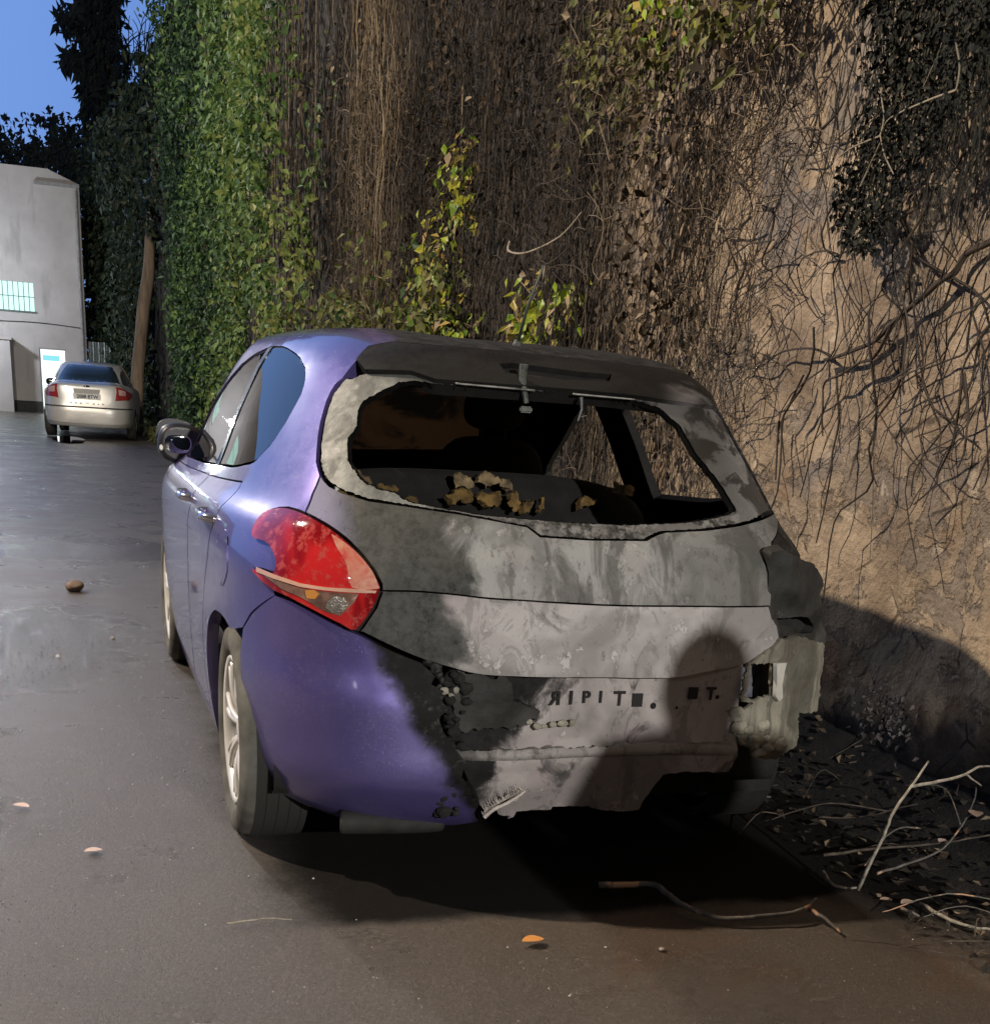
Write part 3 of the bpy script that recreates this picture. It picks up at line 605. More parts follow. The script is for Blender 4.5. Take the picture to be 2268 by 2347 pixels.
BY = 38.8
bd = thing('building', 'white rendered two-storey building with lit barred windows and a lit doorway', 'building', (-8, 42, 0))
def wall_with_holes(x0, x1, z0, ztop, holes, y):
    xs = sorted({x0, x1, *[h[0] for h in holes], *[h[1] for h in holes]}); zs = sorted({z0, ztop, *[h[2] for h in holes], *[h[3] for h in holes]})
    bm = bmesh.new()
    for a, b in zip(xs, xs[1:]):
        for c_, d_ in zip(zs, zs[1:]):
            if any(h[0] <= a and b <= h[1] and h[2] <= c_ and d_ <= h[3] for h in holes): continue
            bm.faces.new([bm.verts.new(p) for p in ((a, y, c_), (b, y, c_), (b, y, d_), (a, y, d_))])
    for h in holes:
        for q in (((h[0], h[2]), (h[1], h[2])), ((h[1], h[2]), (h[1], h[3])), ((h[1], h[3]), (h[0], h[3])), ((h[0], h[3]), (h[0], h[2]))):
            (a, c_), (b, d_) = q; bm.faces.new([bm.verts.new(p) for p in ((a, y, c_), (b, y, d_), (b, y+.14, d_), (a, y+.14, c_))])
    return bm
XR = -0.52
wins = [(-2.86, -1.88, 2.70, 3.44), (-4.05, -3.0, 2.70, 3.44), (-6.9, -5.9, 2.7, 3.5), (-8.9, -7.9, 2.7, 3.5), (-10.9, -9.9, 2.7, 3.5), (-12.9, -11.9, 2.7, 3.5), (-15.9, -14.9, 2.7, 3.5)]
door = (-1.84, -1.10, 0.05, 1.76)
bm = wall_with_holes(-20, XR, 0.30, 6.05, wins+[(door[0], door[1], .30, door[3])], BY)
for q in (((-20, BY, 6.05), (-1.35, BY, 6.35), (XR-.02, BY, 6.05)), ((-20, BY, 6.05), (-20, BY, 6.35), (-1.35, BY, 6.35)), ((XR, BY, .3), (XR, 50, .3), (XR, 50, 6.05), (XR, BY, 6.05)), ((-20, BY, 6.35), (-20, 50, 6.35), (-1.35, 50, 6.35), (-1.35, BY, 6.35)), ((-1.35, BY, 6.35), (-1.35, 50, 6.35), (XR, 50, 6.05), (XR, BY, 6.05))):
    bm.faces.new([bm.verts.new(Vector(p)+Vector((8, -42, 0))*0) for p in q])
for v in bm.verts: v.co += Vector((8, -42, 0))
bmobj('wall', bm, M_bld, bd)
bm = bmesh.new(); box(bm, (0+( -20+door[0])/2+8, BY-42+.03, .15), (door[0]+20, .10, .31)); box(bm, ((door[1]+XR)/2+8, BY-42+.03, .15), (XR-door[1], .10, .31)); bmobj('plinth', bm, M_dark, bd)
for h in wins:
    w = bmesh.new(); x0, x1, z0, z1 = h; nb = max(3, int((x1-x0)/.13))
    for k in range(nb+1): box(w, (x0+(x1-x0)*k/nb+8, BY-42+.03, (z0+z1)/2), (.022, .02, z1-z0))
    box(w, ((x0+x1)/2+8, BY-42+.045, (z0+z1)/2), (x1-x0, .012, .02)); box(w, ((x0+x1)/2+8, BY-42+.03, z0-.025), (x1-x0+.08, .12, .05))
    wo_ = bmobj('window', w, M_frame, bd)
    w = bmesh.new(); w.faces.new([w.verts.new((a+8, BY-42+.13, c_)) for a, c_ in ((x0, z0), (x1, z0), (x1, z1), (x0, z1))]); bmobj('pane', w, M_lit, wo_)
w = bmesh.new()
for a in (door[0]+.02, door[1]-.02): box(w, (a+8, BY-42+.06, door[3]/2), (.04, .08, door[3]))
box(w, ((door[0]+door[1])/2+8, BY-42+.06, door[3]-.02), (door[1]-door[0]-.08, .08, .04)); dr = bmobj('door', w, M_bld, bd)
w = bmesh.new(); w.faces.new([w.verts.new((a+8, BY-42+.13, c_)) for a, c_ in ((door[0], 0.0), (door[1], 0.0), (door[1], door[3]), (door[0], door[3]))]); bmobj('pane', w, M_litd, dr)
w = bmesh.new(); box(w, (-1.52+8, BY-42+.10, 1.50), (.46, .02, .15)); bmobj('transom', w, M_cyan, dr)
w = bmesh.new(); box(w, (-11.2+8, BY-42-.35, .95), (17.2, .7, 1.9)); box(w, (-11.2+8, BY-42-.35, 1.93), (17.3, .8, .06)); bmobj('porch_block', w, M_bld, bd)
M_corr = simple('corrugated_metal', (0.35, 0.40, 0.40), 0.45, 0.6)
w = bmesh.new(); n_ = 36
for k in range(n_):
    a = XR+.05+.62*k/n_; b = XR+.05+.62*(k+1)/n_; ya_ = .03*math.sin(k*1.4); yb_ = .03*math.sin((k+1)*1.4)
    w.faces.new([w.verts.new(p) for p in ((a, BY+ya_, 0), (b, BY+yb_, 0), (b, BY+yb_, 2.02), (a, BY+ya_, 2.02))])
fo = bmobj('corrugated_fence', w, M_corr); so = fo.modifiers.new('t', 'SOLIDIFY'); so.thickness = .01
tag(fo, 'short pale corrugated metal fence between the building corner and the ivy', 'fence')
bm = bmesh.new(); tube(bm, [(XR-.10+8, BY-42-.06, 5.9), (XR-.10+8, BY-42-.06, .1)], .045, .045, 8); box(bm, (XR-.6+8, BY-42-.05, 5.98), (1.2, .10, .08)); bmobj('downpipe', bm, simple('grey_pipe', (.30, .30, .31), .6), bd)
bm = bmesh.new(); tube(bm, catmull([(-6+8, BY-42-.02, 2.45), (-3.6+8, BY-42-.03, 2.38), (-1.9+8, BY-42-.03, 2.42), (XR-.1+8, BY-42-.04, 2.36)], 5), .012, .012, 5); bmobj('cable', bm, M_dark, bd)
# grass at the foot of the ivy
M_grass = leafmat('grass', [(0.05, 0.06, 0.015), (0.13, 0.14, 0.035), (0.22, 0.19, 0.08)], .7, .2)
P_ = [];
for i in range(5200):
    y = random.uniform(10, 26); x = random.uniform(0.35 if y > 14 else 1.1, 1.2)+0.06*nz(0, y, 0, 1); P_.append((x, y, 0.08+random.random()*.22))
tag(leaves('grass', P_, .06, .16, M_grass, face=(-.3, -1, .6), spread=.8, aspect=.22), 'dry yellow-green grass along the foot of the ivy wall', 'grass', kind='stuff')

# ================================================================== the burnt hatchback
ROWS=[
(0.0,.10,.125,.16,.78,3.80,.18,4.6,3.6),(0.6,.04,.20,.20,.83,3.90,.24,4.8,3.6),(1.0,.01,.30,.29,.850,3.94,.33,5.0,3.8),
(2.0,.00,.50,.50,.872,3.955,.50,5.2,3.9),(3.0,.03,.62,.64,.878,3.95,.62,5.2,3.9),(4.0,.045,.80,.80,.880,3.88,.74,5.2,3.9),
(5.0,.10,.93,.90,.862,3.55,.84,5.3,3.9),(6.0,.16,1.01,.98,.800,2.98,.98,5.4,3.9),(7.0,.30,1.20,1.18,.718,2.60,1.18,4.8,3.6),
(8.0,.46,1.345,1.35,.628,2.22,1.36,4.6,3.4),(8.5,.56,1.385,1.40,.575,2.10,1.40,4.0,3.1),(9.0,.80,1.415,1.428,.46,1.95,1.425,3.0,2.8),
(10.0,1.45,1.445,1.445,.02,1.5,1.445,2.2,2.2)]
H1 = Hull(ROWS, 1.75, 1.47, sag=.016)
light=[(-0.529,5.23),(-0.527,5.54),(-0.518,5.7),(-0.498,5.75),(-0.469,5.57),(-0.431,5.21),(-0.398,4.88),(-0.371,4.57),(-0.352,4.31),(-0.343,4.12),(-0.343,3.99),(-0.352,3.77),(-0.378,3.46),(-0.401,3.51),(-0.439,3.63),(-0.474,3.74),(-0.497,3.8),(-0.518,3.96),(-0.524,4.08),(-0.51,4.11),(-0.496,4.09),(-0.491,4.28),(-0.496,4.53),(-0.507,4.73),(-0.528,4.82)]
seam=[(-0.468,6.3),(-0.472,6.04),(-0.467,5.54)]
hatch_low=[(-0.377,3.45),(-0.326,3.28),(-0.278,3.13),(-0.229,3.01),(-0.186,2.91),(-0.129,2.87),(-0.026,2.86),(-0.005,2.87),(0.158,2.88),(0.238,3.01),(0.308,3.12),(0.338,3.25),(0.374,3.39),(0.389,3.51)]
hatch_right=[(0.381,3.68),(0.365,3.8),(0.357,3.97),(0.36,4.16),(0.358,4.58),(0.387,5.35),(0.478,6.18)]
gb_low=[(0.485,6.23),(0.433,6.11),(0.356,5.92),(0.251,5.67),(0.162,5.53),(0.143,5.42),(0.12,5.21),(0.018,5.14),(-0.076,5.16),(-0.098,5.45),(-0.169,5.63),(-0.226,5.75),(-0.322,5.87),(-0.381,5.93),(-0.426,6.06),(-0.451,6.17),(-0.468,6.3)]
gb_left=[(-0.479,6.47),(-0.486,6.76),(-0.488,7.06),(-0.485,7.32),(-0.471,7.52),(-0.43,7.66),(-0.337,7.69)]
gb_top=[(-0.282,7.60),(-0.113,7.62),(0.066,7.64),(0.198,7.63),(0.278,7.60),(0.372,7.58),(0.448,7.6)]
gb_right=[(0.473,7.42),(0.466,6.98),(0.477,6.53)]
opening=[(-0.334,7.51),(-0.363,7.47),(-0.403,7.28),(-0.425,7.17),(-0.430,7.05),(-0.424,6.85),(-0.437,6.71),(-0.431,6.5),(-0.415,6.39),(-0.404,6.29),(-0.372,6.18),(-0.342,6.14),(-0.315,5.99),(-0.278,5.94),(-0.227,5.85),(-0.17,5.77),(-0.035,5.7),(0.085,5.71),(0.215,5.88),(0.304,6.07),(0.346,6.18),(0.336,6.44),(0.301,6.8),(0.291,7.2),(0.256,7.43),(0.193,7.52),(0.064,7.55),(-0.114,7.51),(-0.281,7.49)]
bseam=[(-0.495,3.7),(-0.532,3.32),(-0.552,3.02)]
barch=[(-0.563,2.5),(-0.567,1.89),(-0.569,1.48),(-0.572,1.09),(-0.577,0.74)]
strip=[(-0.514,4.15),(-0.491,4.08),(-0.457,4.01),(-0.421,4.0),(-0.385,4.02),(-0.347,4.02),(-0.349,3.98),(-0.385,3.96),(-0.422,3.95),(-0.457,3.95),(-0.491,4.0),(-0.514,4.05)]
clear=[(-0.504,4.01),(-0.482,3.97),(-0.457,3.93),(-0.422,3.93),(-0.374,3.95),(-0.381,3.82),(-0.401,3.63),(-0.422,3.66),(-0.455,3.79),(-0.482,3.86)]
lens=[(-0.418,3.81),(-0.408,3.89),(-0.394,3.88),(-0.389,3.79),(-0.396,3.69),(-0.411,3.66),(-0.421,3.71)]
amber=[(-0.449,3.91),(-0.437,3.94),(-0.43,3.89),(-0.435,3.81),(-0.447,3.8)]
melt=[(-0.416,4.96),(-0.396,4.8),(-0.372,4.56),(-0.354,4.32),(-0.346,4.13),(-0.346,4.05),(-0.384,4.04),(-0.392,4.4),(-0.408,4.72)]
crease=[(-0.342,4.01),(-0.296,4.03),(-0.24,4.02),(-0.185,3.98),(-0.117,3.96),(0.029,3.93),(0.222,3.96),(0.353,3.98)]
slit=[(-0.128,8.03),(-0.094,8.09),(0.091,8.02),(0.167,8.04),(0.148,7.88),(0.024,7.81),(-0.117,7.85)]
CS = (3.0, 0.25)
def cm(P, n=3): return [tuple(p) for p in catmull(P, n)]
def hf(ins=0.0, dent=0.0):
    def f(a, b):
        V = H1(a, b, ins)
        if dent:
            V = V.copy()
            for v in V: v[1] += dent*(noise.noise(Vector(v)*5.0)+0.5*noise.noise(Vector(v)*13.0))
        return V
    return f

# materials
g = G('violet_paint'); X_, Y_, Z_ = g.sep(); n1 = g.noise(5, 5, 0.6); n2 = g.noise(22, 5, 0.65); fl = g.noise(900, 1, 0.5)
blue = g.mix(g.ramp(fl, (0.45, 0.0), (0.75, 0.5)), (0.105, 0.085, 0.27), (0.22, 0.195, 0.45))
xn = g.math('ADD', X_, g.math('MULTIPLY', g.math('SUBTRACT', n1, 0.5), 0.20))
roof = g.step(xn, -0.47, -0.36)
lowb = g.step(g.math('ADD', xn, g.math('MULTIPLY', Z_, 0.62)), -0.19, -0.12)     # slanting melt line on the bumper
below = g.step(Z_, 0.74, 0.70); burn = g.mix(below, roof, lowb)
sootc = g.mix(g.ramp(n2, (0.35, 0.0), (0.7, 1.0)), (0.008, 0.008, 0.008), (0.032, 0.032, 0.030))
greyp = g.step(g.noise(3.2, 5, 0.65, vec=g.pos((1, 1, 1), (3, 1, 0))), 0.56, 0.72)
sootc = g.mix(g.math('MULTIPLY', greyp, g.math('MULTIPLY', g.step(Z_, 1.3, 0.95), g.step(Z_, .66, .75))), sootc, (0.13, 0.125, 0.11))
bf_ = g.sep(burn)[0]
drops = g.step(g.voro(120), 0.22, 0.10)
g.set(Base_Color=g.mix(bf_, blue, sootc), Metallic=g.math('MULTIPLY', g.math('SUBTRACT', 1.0, bf_), 0.55), Roughness=g.mix(bf_, g.ramp(n2, (.3, .30), (.8, .42)), g.ramp(n2, (.3, .5), (.7, .85))),
      Coat_Weight=g.math('MULTIPLY', g.math('SUBTRACT', 1.0, bf_), 1.0), Coat_Roughness=0.06)
g.bump(g.math('ADD', g.math('MULTIPLY', drops, g.step(g.noise(7, 3), .40, .55)), g.math('MULTIPLY', g.math('MULTIPLY', n2, bf_), 1.2)), 0.35, 0.002)
g.put(g.b.inputs['Specular IOR Level'], g.math('SUBTRACT', .5, g.math('MULTIPLY', bf_, .36)))
sootc = g.mix(g.math('MULTIPLY', below, .65), sootc, (.004, .004, .004))
dust = g.math('MULTIPLY', g.step(g.noise(70, 6, .8), .52, .66), g.step(g.noise(5, 4), .42, .62)); g.set(Base_Color=g.mix(g.math('MULTIPLY', dust, .22), g.mix(bf_, blue, sootc), (.36, .33, .31)))
M_paint = g.back().m

def burnt(name, seed, pale, dark, xfade=(-.36, -.29), streak=True, lo=0.44, hi=0.58, zk=0.0, z0=.45, rs=0.0):
    g = G(name); X_, Y_, Z_ = g.sep()
    v = g.pos((1, 1, 0.22 if streak else 0.8), (seed, seed*.7, 0)); nA = g.noise(7.5, 5, 0.62, vec=v, dist=0.8)
    nB = g.noise(2.1, 4, 0.6, vec=g.pos((1, 1, 1), (seed, 3, 1)), dist=0.5); nC = g.noise(34, 6, 0.75); nD = g.noise(4.5, 5, 0.6, vec=g.pos((1, 1, 1), (1, seed, 5)), dist=1.2)
    ash = g.mix(g.step(nB, 0.42, 0.58), pale, tuple(c*0.55 for c in pale))
    ash = g.mix(g.math('MULTIPLY', g.step(nD, 0.52, 0.62), 0.6), ash, (pale[0]*.80, pale[1]*.74, pale[2]*.76))
    edge = g.math('ADD', X_, g.math('MULTIPLY', g.math('SUBTRACT', nD, 0.5), 0.30))
    if zk: edge = g.math('ADD', edge, g.math('MULTIPLY', g.math('SUBTRACT', z0, Z_), zk))
    f = g.math('MULTIPLY', g.step(nA, lo-.04, hi), g.step(edge, xfade[0], xfade[1]))
    f = g.math('ADD', f, g.math('MULTIPLY', g.step(edge, xfade[0], xfade[1]), 0.32), True)
    c = g.mix(f, g.mix(g.ramp(g.math('ADD', g.math('MULTIPLY', nC, .6), g.math('MULTIPLY', nB, .4)), (0.40, 0.0), (0.62, 1.0)), dark, tuple(x*3.2 for x in dark)), ash)
    crisp = g.step(g.noise(10, 8, 0.72, vec=g.pos((1, 1, .5), (seed*2, 1, 3)), dist=1.0), 0.545, 0.565); crisp2 = g.step(g.noise(16, 8, 0.75, vec=g.pos((1, 1, .8), (1, 3, seed))), 0.60, 0.615)
    c = g.mix(g.math('MULTIPLY', crisp, 0.30), c, tuple(x*2.2 for x in dark)); c = g.mix(g.math('MULTIPLY', g.math('MULTIPLY', crisp2, f), 0.55), c, tuple(min(1, x*1.35) for x in pale))
    c = g.mix(g.math('MULTIPLY', g.step(nC, 0.58, 0.66), 0.40), c, tuple(x*1.2 for x in dark))
    runs = g.step(g.noise(30, 5, 0.6, vec=g.pos((1, 1, .055), (seed, 0, 0)), dist=.15), 0.565, 0.60); runs = g.math('MULTIPLY', runs, g.step(g.noise(4, 3, .5, vec=g.pos((1, 1, 1.6), (seed, 5, 5))), .47, .55))
    if streak: c = g.mix(g.math('MULTIPLY', g.math('MULTIPLY', runs, f), .5), c, tuple(min(1, x*1.3) for x in pale)); c = g.mix(g.math('MULTIPLY', g.step(g.noise(24, 5, 0.6, vec=g.pos((1, 1, .07), (seed, 7, 0))), 0.60, 0.63), .45), c, tuple(x*2 for x in dark))
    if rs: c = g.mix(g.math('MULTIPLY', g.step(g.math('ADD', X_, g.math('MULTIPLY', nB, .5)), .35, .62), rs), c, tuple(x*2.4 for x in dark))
    c = g.mix(g.step(X_, -0.56, -0.66), c, (0.20, 0.20, 0.30))
    g.set(Base_Color=c, Roughness=g.ramp(nA, (0.3, 0.5), (0.7, 0.85))); g.b.inputs['Specular IOR Level'].default_value = .22; g.bump(g.math('ADD', g.math('ADD', nC, g.math('MULTIPLY', nA, 0.6)), g.math('MULTIPLY', crisp2, .8)), 0.6, 0.005)
    return g.back().m
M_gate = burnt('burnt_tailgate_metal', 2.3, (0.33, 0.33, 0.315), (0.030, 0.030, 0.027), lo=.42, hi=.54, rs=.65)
M_gate2 = burnt('burnt_lower_metal', 6.1, (0.44, 0.415, 0.405), (0.028, 0.028, 0.026), xfade=(-.36, -.27), streak=False, lo=.30, hi=.46)
M_panel = burnt('burnt_panel_metal', 4.4, (0.38, 0.345, 0.335), (0.005, 0.005, 0.005), xfade=(-.13, -.06), streak=False, lo=.36, hi=.44, zk=.60, z0=.53)
M_corner = burnt('burnt_corner_metal', 8.8, (0.235, 0.225, 0.18), (0.030, 0.028, 0.023), xfade=(-.9, -.8), streak=True, lo=.44, hi=.56)
M_dkmetal = simple('sooty_metal', (0.020, 0.019, 0.017), 0.7, 0.2, .7, 9, .6)
M_soot = simple('soot_shade', (0.009, 0.008, 0.0075), 0.9, 0, .6, 12, .8)
M_void = simple('matt_soot', (0.004, 0.004, 0.004), 1.0, 0, .5, 12, 0, spec=0.1)
M_gloss = simple('black_plastic', (0.012, 0.012, 0.014), 0.22, 0, .2, 6, 0, coat=.6)
M_rubber = simple('tyre_rubber', (0.035, 0.034, 0.030), 0.75, 0, .4, 20, .3)
g = G('dusty_tyre'); n = g.noise(12, 5); g.set(Base_Color=g.ramp(n, (.3, (.055, .054, .046)), (.7, (.15, .147, .128))), Roughness=.85); M_tyre = g.m
M_alloy = simple('alloy_wheel', (0.80, 0.79, 0.74), 0.30, 0.25, .12, 9)
M_bright = simple('bare_bright_metal', (0.68, 0.68, 0.62), 0.5, 0.3, .2, 14, .2)
g = G('ash_covered_glass'); X_, Y_, Z_ = g.sep(); n1 = g.noise(9, 5, .65, dist=.5); n2 = g.noise(40, 5, .7)
lf = g.step(X_, -0.30, -0.46); rt = g.step(X_, 0.44, 0.60)
ashc = g.mix(g.ramp(n2, (.35, 0), (.7, 1)), (.13, .137, .128), (.26, .27, .25))
mid_ = g.mix(g.step(n1, .46, .60), (.020, .020, .018), (.14, .135, .13)); rg = g.mix(g.step(n1, .47, .56), (.045, .045, .045), (.36, .35, .34))
lowz = g.math('MULTIPLY', g.step(Z_, 1.04, 1.00), g.step(n2, .40, .62)); topz = g.step(Z_, 1.265, 1.30)
c = g.mix(lf, g.mix(rt, g.mix(lowz, mid_, (.20, .195, .185)), rg), ashc); c = g.mix(g.math('MULTIPLY', g.step(n1, .50, .58), .55), c, (.05, .05, .046)); c = g.mix(g.math('MULTIPLY', topz, .85), c, (.05, .05, .048))
g.set(Base_Color=c, Roughness=g.ramp(n1, (.3, .4), (.7, .75))); g.bump(n2, .4, .004); M_frame_w = g.back().m

car = thing('burnt_hatchback', 'violet-blue hatchback parked by the wall, its back end burnt out to bare grey metal', 'car', (0, 0, 0))

# body shell
def arc(cy, r, a0, a1, n=16, cz=.30): return [(cy+r*math.cos(rad(a0+(a1-a0)*k/n)), cz+r*math.sin(rad(a0+(a1-a0)*k/n))) for k in range(n+1)]
archF = H1.side(arc(3.172, .345, -22, 202)); archR = H1.side(arc(.634, .345, -22, 112))
DLO = [(2.45, 1.0), (2.2, 1.125), (1.95, 1.235), (1.7, 1.31), (1.4, 1.352), (1.1, 1.355), (.85, 1.33), (.71, 1.295), (.645, 1.25), (.62, 1.18), (.63, 1.115), (.68, 1.065), (.75, 1.04), (1.0, 1.015), (1.5, .99), (2.0, .975), (2.35, .97)]
dlo = H1.side([tuple(p) for p in catmull(DLO, 3, True)])
fd = H1.side([(1.345, .965), (1.36, .84), (1.43, .62), (1.46, .48), (1.53, .34), (1.58, .27), (2.60, .27), (2.68, .40), (2.72, .60), (2.68, .80), (2.60, .925), (2.30, .945), (1.9, .95)])
rd = H1.side([(1.325, .965), (1.34, .84), (1.41, .62), (1.44, .48), (1.51, .34), (1.56, .27), (1.06, .27), (1.045, .40), (.99, .56), (.90, .68), (.80, .78), (.745, .90), (.735, .99)])
botF = [(-2.0, .35), (-1.9, .35)]
L_ = botF+archF+archR+[bseam[-1], bseam[1], bseam[0], (-0.4955, 3.80)]+cm(light[16:25]+[light[0]]+light[1:5], 2)+[seam[1], seam[0]]+cm(gb_left, 2)[:-1][:9]+[(-0.453, 7.86), (-.44, 8.2), (-.40, 8.42), (-.2, 8.5), (0, 8.5)]
R_ = [(2.0, .35), (1.9, .35)]+[(-a, b) for a, b in archF]+[(-a, b) for a, b in H1.side(arc(.634, .345, -22, 150))]+[(.552, 3.02), (.545, 3.3), (.535, 3.8), (.53, 4.3), (.515, 4.75), (.497, 5.05), (.47, 4.95), (.44, 4.75), (.41, 4.80), (.375, 5.0), (.387, 5.35), (.478, 6.18), (.477, 6.53), (.466, 6.98), (.473, 7.42), (.455, 7.62), (.47, 7.8), (.46, 8.2), (.40, 8.42), (.2, 8.5)]
outer = [(-2.0, 10.0), (-2.0, 7.9), (-1.62, 7.8), (-1.60, 7.2), (-1.60, 6.4), (-2.0, 6.2)]+L_+R_[::-1]+[(2.0, 6.2), (1.60, 6.4), (1.60, 7.2), (1.62, 7.8), (2.0, 7.9), (2.0, 10.0)]
sheet('body_shell', outer, [dlo, mirror_pts(dlo), fd, rd], hf(), M_paint, car, CS, .055, .035, .004, bstep=.035)
sheet('front_door', fd, [], hf(), M_paint, car, CS, .05, .03, .005, bstep=.03)
sheet('rear_door', rd, [], hf(), M_paint, car, CS, .05, .03, .005, bstep=.03)
# glass on the left flank
m_, t_ = new_mat('side_glass'); o_ = t_.nodes.new('ShaderNodeOutputMaterial'); x_ = t_.nodes.new('ShaderNodeMixShader'); gl = t_.nodes.new('ShaderNodeBsdfGlossy'); tp = t_.nodes.new('ShaderNodeBsdfTransparent')
fr = t_.nodes.new('ShaderNodeFresnel'); fr.inputs[0].default_value = 2.6; gl.inputs['Roughness'].default_value = 0.015; gl.inputs[0].default_value = (.95, .90, .86, 1); tp.inputs[0].default_value = (.03, .03, .03, 1)
t_.links.new(fr.outputs[0], x_.inputs[0]); t_.links.new(tp.outputs[0], x_.inputs[1]); t_.links.new(gl.outputs[0], x_.inputs[2]); t_.links.new(x_.outputs[0], o_.inputs[0]); M_glass = m_
pil = 1.325
def clipy(P, lo, hi):
    out = []
    for (y0, z0), (y1, z1) in zip(P, P[1:]+P[:1]):
        a, b = lo <= y0 <= hi, lo <= y1 <= hi
        if a: out.append((y0, z0))
        if a != b:
            c_ = lo if (y0 < lo) != (y1 < lo) else hi; t = (c_-y0)/(y1-y0); out.append((c_, z0+(z1-z0)*t))
    return out
dd = [tuple(p) for p in catmull(DLO, 3, True)]
sheet('front_side_window', H1.side(clipy(dd, pil+.035, 9)), [], hf(.006), M_glass, car, CS, .05, .0, .006)
sheet('rear_side_window', H1.side(clipy(dd, 0, pil-.035)), [], hf(.006), M_glass, car, CS, .05, .0, .006)
sheet('window_pillar', H1.side([(pil-.032, .985), (pil+.032, .985), (pil+.032, 1.37), (pil-.032, 1.37)]), [], hf(.003), M_gloss, car, CS, .05, .02)
sheet('window_pillar', mirror_pts(H1.side([(1.34, .96), (1.58, .96), (1.72, 1.38), (1.48, 1.38)])), [], hf(.01), M_soot, car, CS, .05, .03)
# windscreen wraps the front centre
def hwrap(a, b): return H1(np.where(a < 0, -(2+a), 2-a)*1.0, b, -.004)
g = G('scorched_glass'); n = g.noise(3.5, 5, .6, dist=.5); n2 = g.noise(14, 5, .6)
cc = g.mix(g.step(g.math('ADD', n, g.math('MULTIPLY', g.step(g.sep()[0], -.20, -.42), .25)), .48, .62), (.026, .015, .008), (.004, .0035, .003)); g.set(Base_Color=(.02, .018, .016), Roughness=.3)
tr_ = g.t.nodes.new('ShaderNodeBsdfTranslucent'); g.t.links.new(cc, tr_.inputs[0]); x_ = g.t.nodes.new('ShaderNodeMixShader'); x_.inputs[0].default_value = .5
g.t.links.new(g.b.outputs[0], x_.inputs[1]); g.t.links.new(tr_.outputs[0], x_.inputs[2]); g.t.links.new(x_.outputs[0], g.out.inputs[0]); M_scr = g.m
sheet('windscreen', [(-.41, 6.35), (0, 6.15), (.41, 6.35), (.41, 7.2), (.39, 7.85), (0, 7.95), (-.39, 7.85), (-.41, 7.2)], [], lambda a, b: H1(np.where(a < 0, -2-a, 2-a), b, .002), M_scr, car, CS, .06)

# tailgate
up = gb_low[::-1]+[hatch_right[i] for i in (5, 4, 3, 2)]+cm(crease, 3)[::-1]+[light[i] for i in (9, 8, 7, 6, 5, 4)]+[seam[1]]
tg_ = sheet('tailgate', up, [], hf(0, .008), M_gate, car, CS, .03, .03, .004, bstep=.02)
lowp = cm(crease, 3)+[hatch_right[i] for i in (2, 1, 0)]+cm(hatch_low, 3)[::-1]+[light[11], light[10]]
lp_ = sheet('lower_panel', lowp, [], hf(.004, .010), M_gate2, tg_, CS, .03, .03, .004, bstep=.02)
wf_ = sheet('window_frame', gb_low+gb_left+gb_top+gb_right, [resample([(a*3, b*.25) for a, b in opening], .02) and opening], hf(.007, .003), M_frame_w, car, CS, .025, .0, .010, bstep=.008, jig=.006)
sp = [(-0.43, 7.67), (-0.453, 7.86), (-.44, 8.2), (-.40, 8.42), (-.2, 8.5), (0, 8.5), (.2, 8.5), (.40, 8.42), (.46, 8.2), (.47, 7.8), (.452, 7.62)]+gb_top[::-1]+[(-0.337, 7.71)]
g = G('burnt_spoiler'); n = g.noise(4, 5, .6, vec=g.pos((.5, 1, 1))); n2 = g.noise(40, 5, .7); X_, Y_, Z_ = g.sep()
c = g.mix(g.step(n, .45, .62), (.004, .004, .004), (.012, .012, .011)); g.set(Base_Color=g.mix(g.math('MULTIPLY', g.step(X_, .30, .42), g.step(n, .4, .55)), c, (.13, .12, .12)), Roughness=g.ramp(n2, (.3, .45), (.7, .75))); g.b.inputs['Specular IOR Level'].default_value = .25; g.set(Metallic=0.0); g.bump(n2, .35, .004); M_spoil = g.back().m
sheet('seal_lip', gb_low+gb_left+gb_top+gb_right, [offset(opening, -.004) and opening], hf(.016, .003), M_void, wf_, CS, .03, .012, .006, bstep=.006, jig=.006)
spo = sheet('roof_spoiler', sp, [slit], hf(-.012, .002), M_spoil, car, CS, .03, .05, .002, bstep=.02)
sheet('brake_light_recess', [(-.15, 7.78), (.19, 7.76), (.20, 8.12), (-.15, 8.14)], [], hf(.02), M_soot, spo, CS, .04)
M_dull = simple('sooty_bare_metal', (.22, .22, .21), .5, .4, .8, 30)
P_ = H1(np.linspace(-.30, .30, 40), np.full(40, 7.56), -.008)
bm = bmesh.new(); tube(bm, [tuple(p) for p in P_[4:17]], .0025, .003, 6); bmobj('hinge_strip', bm, M_dull, spo, True); bm = bmesh.new(); tube(bm, [tuple(p) for p in P_[22:33]], .0025, .002, 6); bmobj('hinge_strip', bm, M_dull, spo, True)
bm = bmesh.new(); p = H1(-.08, 7.75, -.02); tube(bm, [tuple(p+np.array([0, -.005, .035])), tuple(p), tuple(p+np.array([.012, -.01, -.06]))], .012, .007, 7); box(bm, tuple(p+np.array([.01, -.012, -.075])), (.035, .02, .016), None, .004)
bmobj('melted_nozzle', bm, simple('melted_plastic', (.07, .08, .07), .5, 0, .6, 40, .6), spo)
bm = bmesh.new(); p = H1(0.06, 7.52, 0); tube(bm, [tuple(p), tuple(p+np.array([.004, 0, -.03])), tuple(p+np.array([-.004, 0, -.06]))], .006, .003, 5); bmobj('melted_drip', bm, simple('melted_drip_plastic', (.06, .07, .07), .5), spo)
